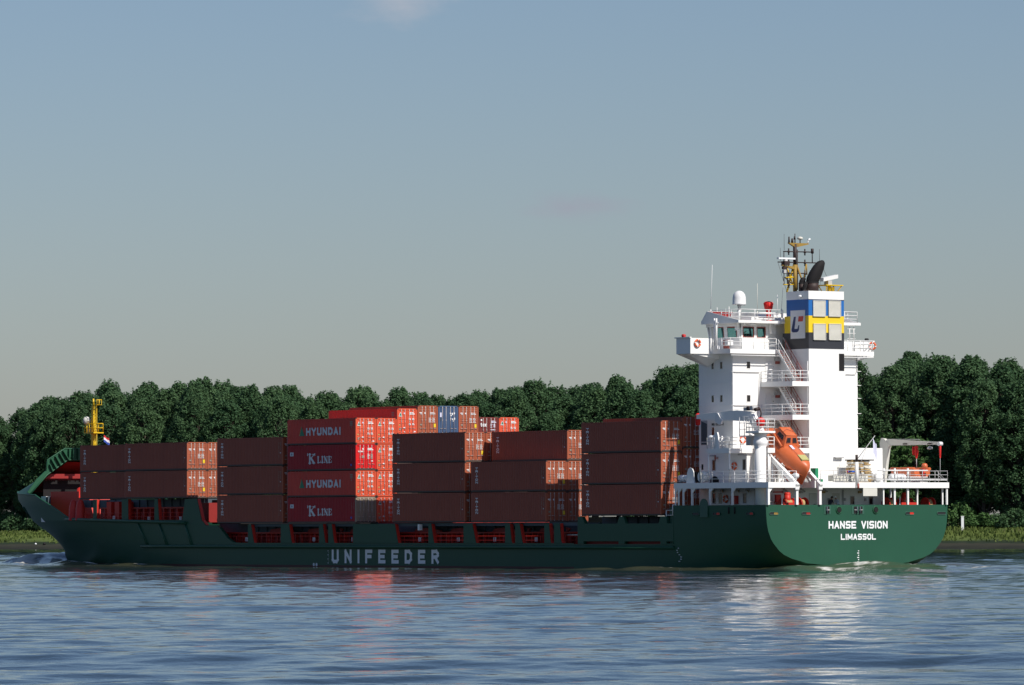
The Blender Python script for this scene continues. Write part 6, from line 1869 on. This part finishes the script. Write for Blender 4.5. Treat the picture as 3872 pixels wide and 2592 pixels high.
TPX = [-400, -200, 0, 60, 110, 180, 300, 330, 520, 790, 1075, 1240, 1400, 1500, 1640, 1700, 1820, 1890, 2070, 2150, 2280, 2350, 2480, 2640, 3260, 3440, 3560, 3700, 3872, 4200]
TPY = [1640, 1610, 1587, 1562, 1560, 1510, 1508, 1490, 1471, 1465, 1480, 1490, 1498, 1500, 1513, 1512, 1500, 1480, 1466, 1488, 1456, 1450, 1414, 1410, 1385, 1366, 1378, 1378, 1395, 1390]
FEAT = [(-900, 60, 'left of the bow'), (60, 300, 'above the raised bow shelter'), (300, 480, 'beside the yellow foremast'), (480, 800, 'above the forward brown containers'), (800, 1090, 'above the brown stack before the lettered stack'),
        (1090, 1300, 'above the lettered red stack'), (1300, 1560, 'above the raised red container row'), (1560, 1850, 'above the blue container'), (1850, 2010, 'right of the maroon container'), (2010, 2220, 'above the set back brown stack amidships'),
        (2220, 2420, 'above the brown stack beside the tower'), (2420, 2660, 'just left of the white tower'), (2660, 3240, 'hidden behind the white tower'), (3240, 3420, 'just right of the white tower'), (3420, 3600, 'above the stern crane jib'), (3600, 5000, 'right of the ship stern')]
random.seed(11)
count = {}
for row, (d0, step, dh) in enumerate(((43, 6.6, -1.2), (50, 6.8, .0), (58, 7.2, .5), (68, 7.6, 0.2))):
    a = -150.0
    while a < 150:
        aa = a + random.uniform(-1.6, 1.6); d = d0 + random.uniform(-2.2, 2.2)
        a += step
        x = ORG.x + EB.x * aa + NB.x * d; yy = ORG.y + EB.y * aa + NB.y * d
        px = 1936 + 20743.4 * x / yy
        if px < -420 or px > 4300: continue
        if 2720 < px < 3150 and row > 1: continue
        top = EYE + ((1986.4 - (px - 1936) * .00325) - np.interp(px, TPX, TPY)) / 20743.4 * yy
        gz = ground_z(d)
        hgt = top - gz + dh + random.uniform(-2.0, .9) - (random.random() < .18) * 2.2
        if row == 0 and random.random() < .16: hgt *= random.uniform(.55, .8)
        pale = (row == 0 and (abs(px - 3420) < 70 or abs(px - 1700) < 45)) or (row < 2 and abs(px - 770) < 25)
        cm, tm = (VAR2 if pale else VAR)[random.randrange(3 if pale else 9)]
        if pale and px > 3000: hgt *= .58
        zone = next(nm for lo, hi, nm in FEAT if lo <= px < hi)
        depth = ('front edge', 'second line', 'third line', 'back line')[row]
        if pale: lab = 'paler looser bank tree ' + zone
        else: lab = 'dark %s poplar %s' % (depth, zone)
        t = tag(empty('poplar_tree', (x, yy, gz)), lab, 'tree', ('poplars %s %s' % (depth, zone)) if not pale else 'paler trees ' + zone)
        s = hgt / 27.0
        t.scale = (min(1.12, .55 + s * .5) * random.uniform(.92, 1.12),) * 2 + (s,)
        t.rotation_euler = (0, 0, random.uniform(0, 6.28))
        link('crown', cm, t); link('trunk', tm, t)

# undergrowth at the wood's foot
q, f, C = leaf_cloud(500, 3.2, 5.2, .3, 34, 40, .26)
SH = [to_mesh('foliage', q, f, [LEAF], smooth=False)]
q, f, C = leaf_cloud(501, 3.8, 6.0, .3, 36, 40, .28)
SH.append(to_mesh('foliage', q, f, [LEAF2], smooth=False))
for side, (lo, hi) in (('left of the bow', (-40, 260)), ('right of the stern', (3380, 3990))):
    n = 0
    aa = -150.0
    while aa < 150:
        aa += random.uniform(2.2, 3.6)
        d = random.uniform(35, 41)
        x = ORG.x + EB.x * aa + NB.x * d; yy = ORG.y + EB.y * aa + NB.y * d
        px = 1936 + 20743.4 * x / yy
        if not lo < px < hi: continue
        big = side[0] == 'r'
        o = link('shrub', SH[1 if big and random.random() < .5 else 0])
        o.location = (x, yy, ground_z(d) - .2); o.rotation_euler = (0, 0, random.uniform(0, 6)); o.scale = (1, 1, random.uniform(.5, 1.1))
        tag(o, 'low leafy shrub at the foot of the wood, ' + side, 'shrub', 'shrubs ' + side)

# grass and weeds on the bank, one mass
r = np.random.default_rng(3)
n = 26000
aa = r.uniform(-135, 135, n); d = 9 + 32 * r.uniform(0, 1, n) ** .9
keep = vnoise(aa / 5, d / 4, 77) + r.uniform(-.25, .25, n) > .33
aa, d = aa[keep], d[keep]; n = len(aa)
right = np.clip((aa - 20) / 60, 0, 1)
hh = (.24 + .36 * vnoise(aa / 6, d / 5, 31)) * r.uniform(.6, 1.3, n) * (1 + .35 * right)
bx = ORG.x + EB.x * aa + NB.x * d; by = ORG.y + EB.y * aa + NB.y * d; bz = np.interp(d, PD, PZ) - .1
th = r.uniform(0, np.pi, n); ww = r.uniform(.10, .26, n)
le = r.normal(0, .25, (n, 2)) * hh[:, None]
v = np.stack([np.stack([bx - ww * np.cos(th), by - ww * np.sin(th), bz], 1), np.stack([bx + ww * np.cos(th), by + ww * np.sin(th), bz], 1),
              np.stack([bx + ww * .5 * np.cos(th) + le[:, 0], by + ww * .5 * np.sin(th) + le[:, 1], bz + hh], 1), np.stack([bx - ww * .4 * np.cos(th) + le[:, 0], by - ww * .4 * np.sin(th) + le[:, 1], bz + hh * .9], 1)], 1).reshape(-1, 3)
tag(link('grass', to_mesh('grass', v, np.arange(n * 4).reshape(-1, 4), [GRASS], smooth=False)), 'rough green grass and weeds along the far bank', 'grass', None, 'stuff')

# marks on the bank
def at_bank(px, d):
    best = min(np.arange(-140, 140, .2), key=lambda a_: abs(1936 + 20743.4 * (ORG.x + EB.x * a_ + NB.x * d) / (ORG.y + EB.y * a_ + NB.y * d) - px))
    return Vector((ORG.x + EB.x * best + NB.x * d, ORG.y + EB.y * best + NB.y * d, ground_z(d)))
b = MB(); b.box(-.22, .22, -.22, .22, -.3, 2.3, 'letter'); b.box(-.26, .26, -.26, .26, 2.3, 2.45, 'panel')
o = b.build('marker_post', None, at_bank(3636, 30)); tag(o, 'short white marker post in the weeds right of the stern', 'post')
b = MB(); b.rev([(.05, 0), (.17, .05), (.2, .15), (.12, .28), (.02, .32)], (0, 0, 0), 'letter', 9); o = b.build('white_stone', None, at_bank(134, 6)); tag(o, 'white stone on the muddy foreshore left of the bow', 'stone')
b = MB(); b.rev([(.05, -.1), (.3, .05), (.28, .25), (.05, .4)], (0, 0, 0), 'soot_and_dark', 8); o = b.build('dark_stone', None, at_bank(165, 6)); tag(o, 'dark stone on the muddy foreshore beside the white one', 'stone')
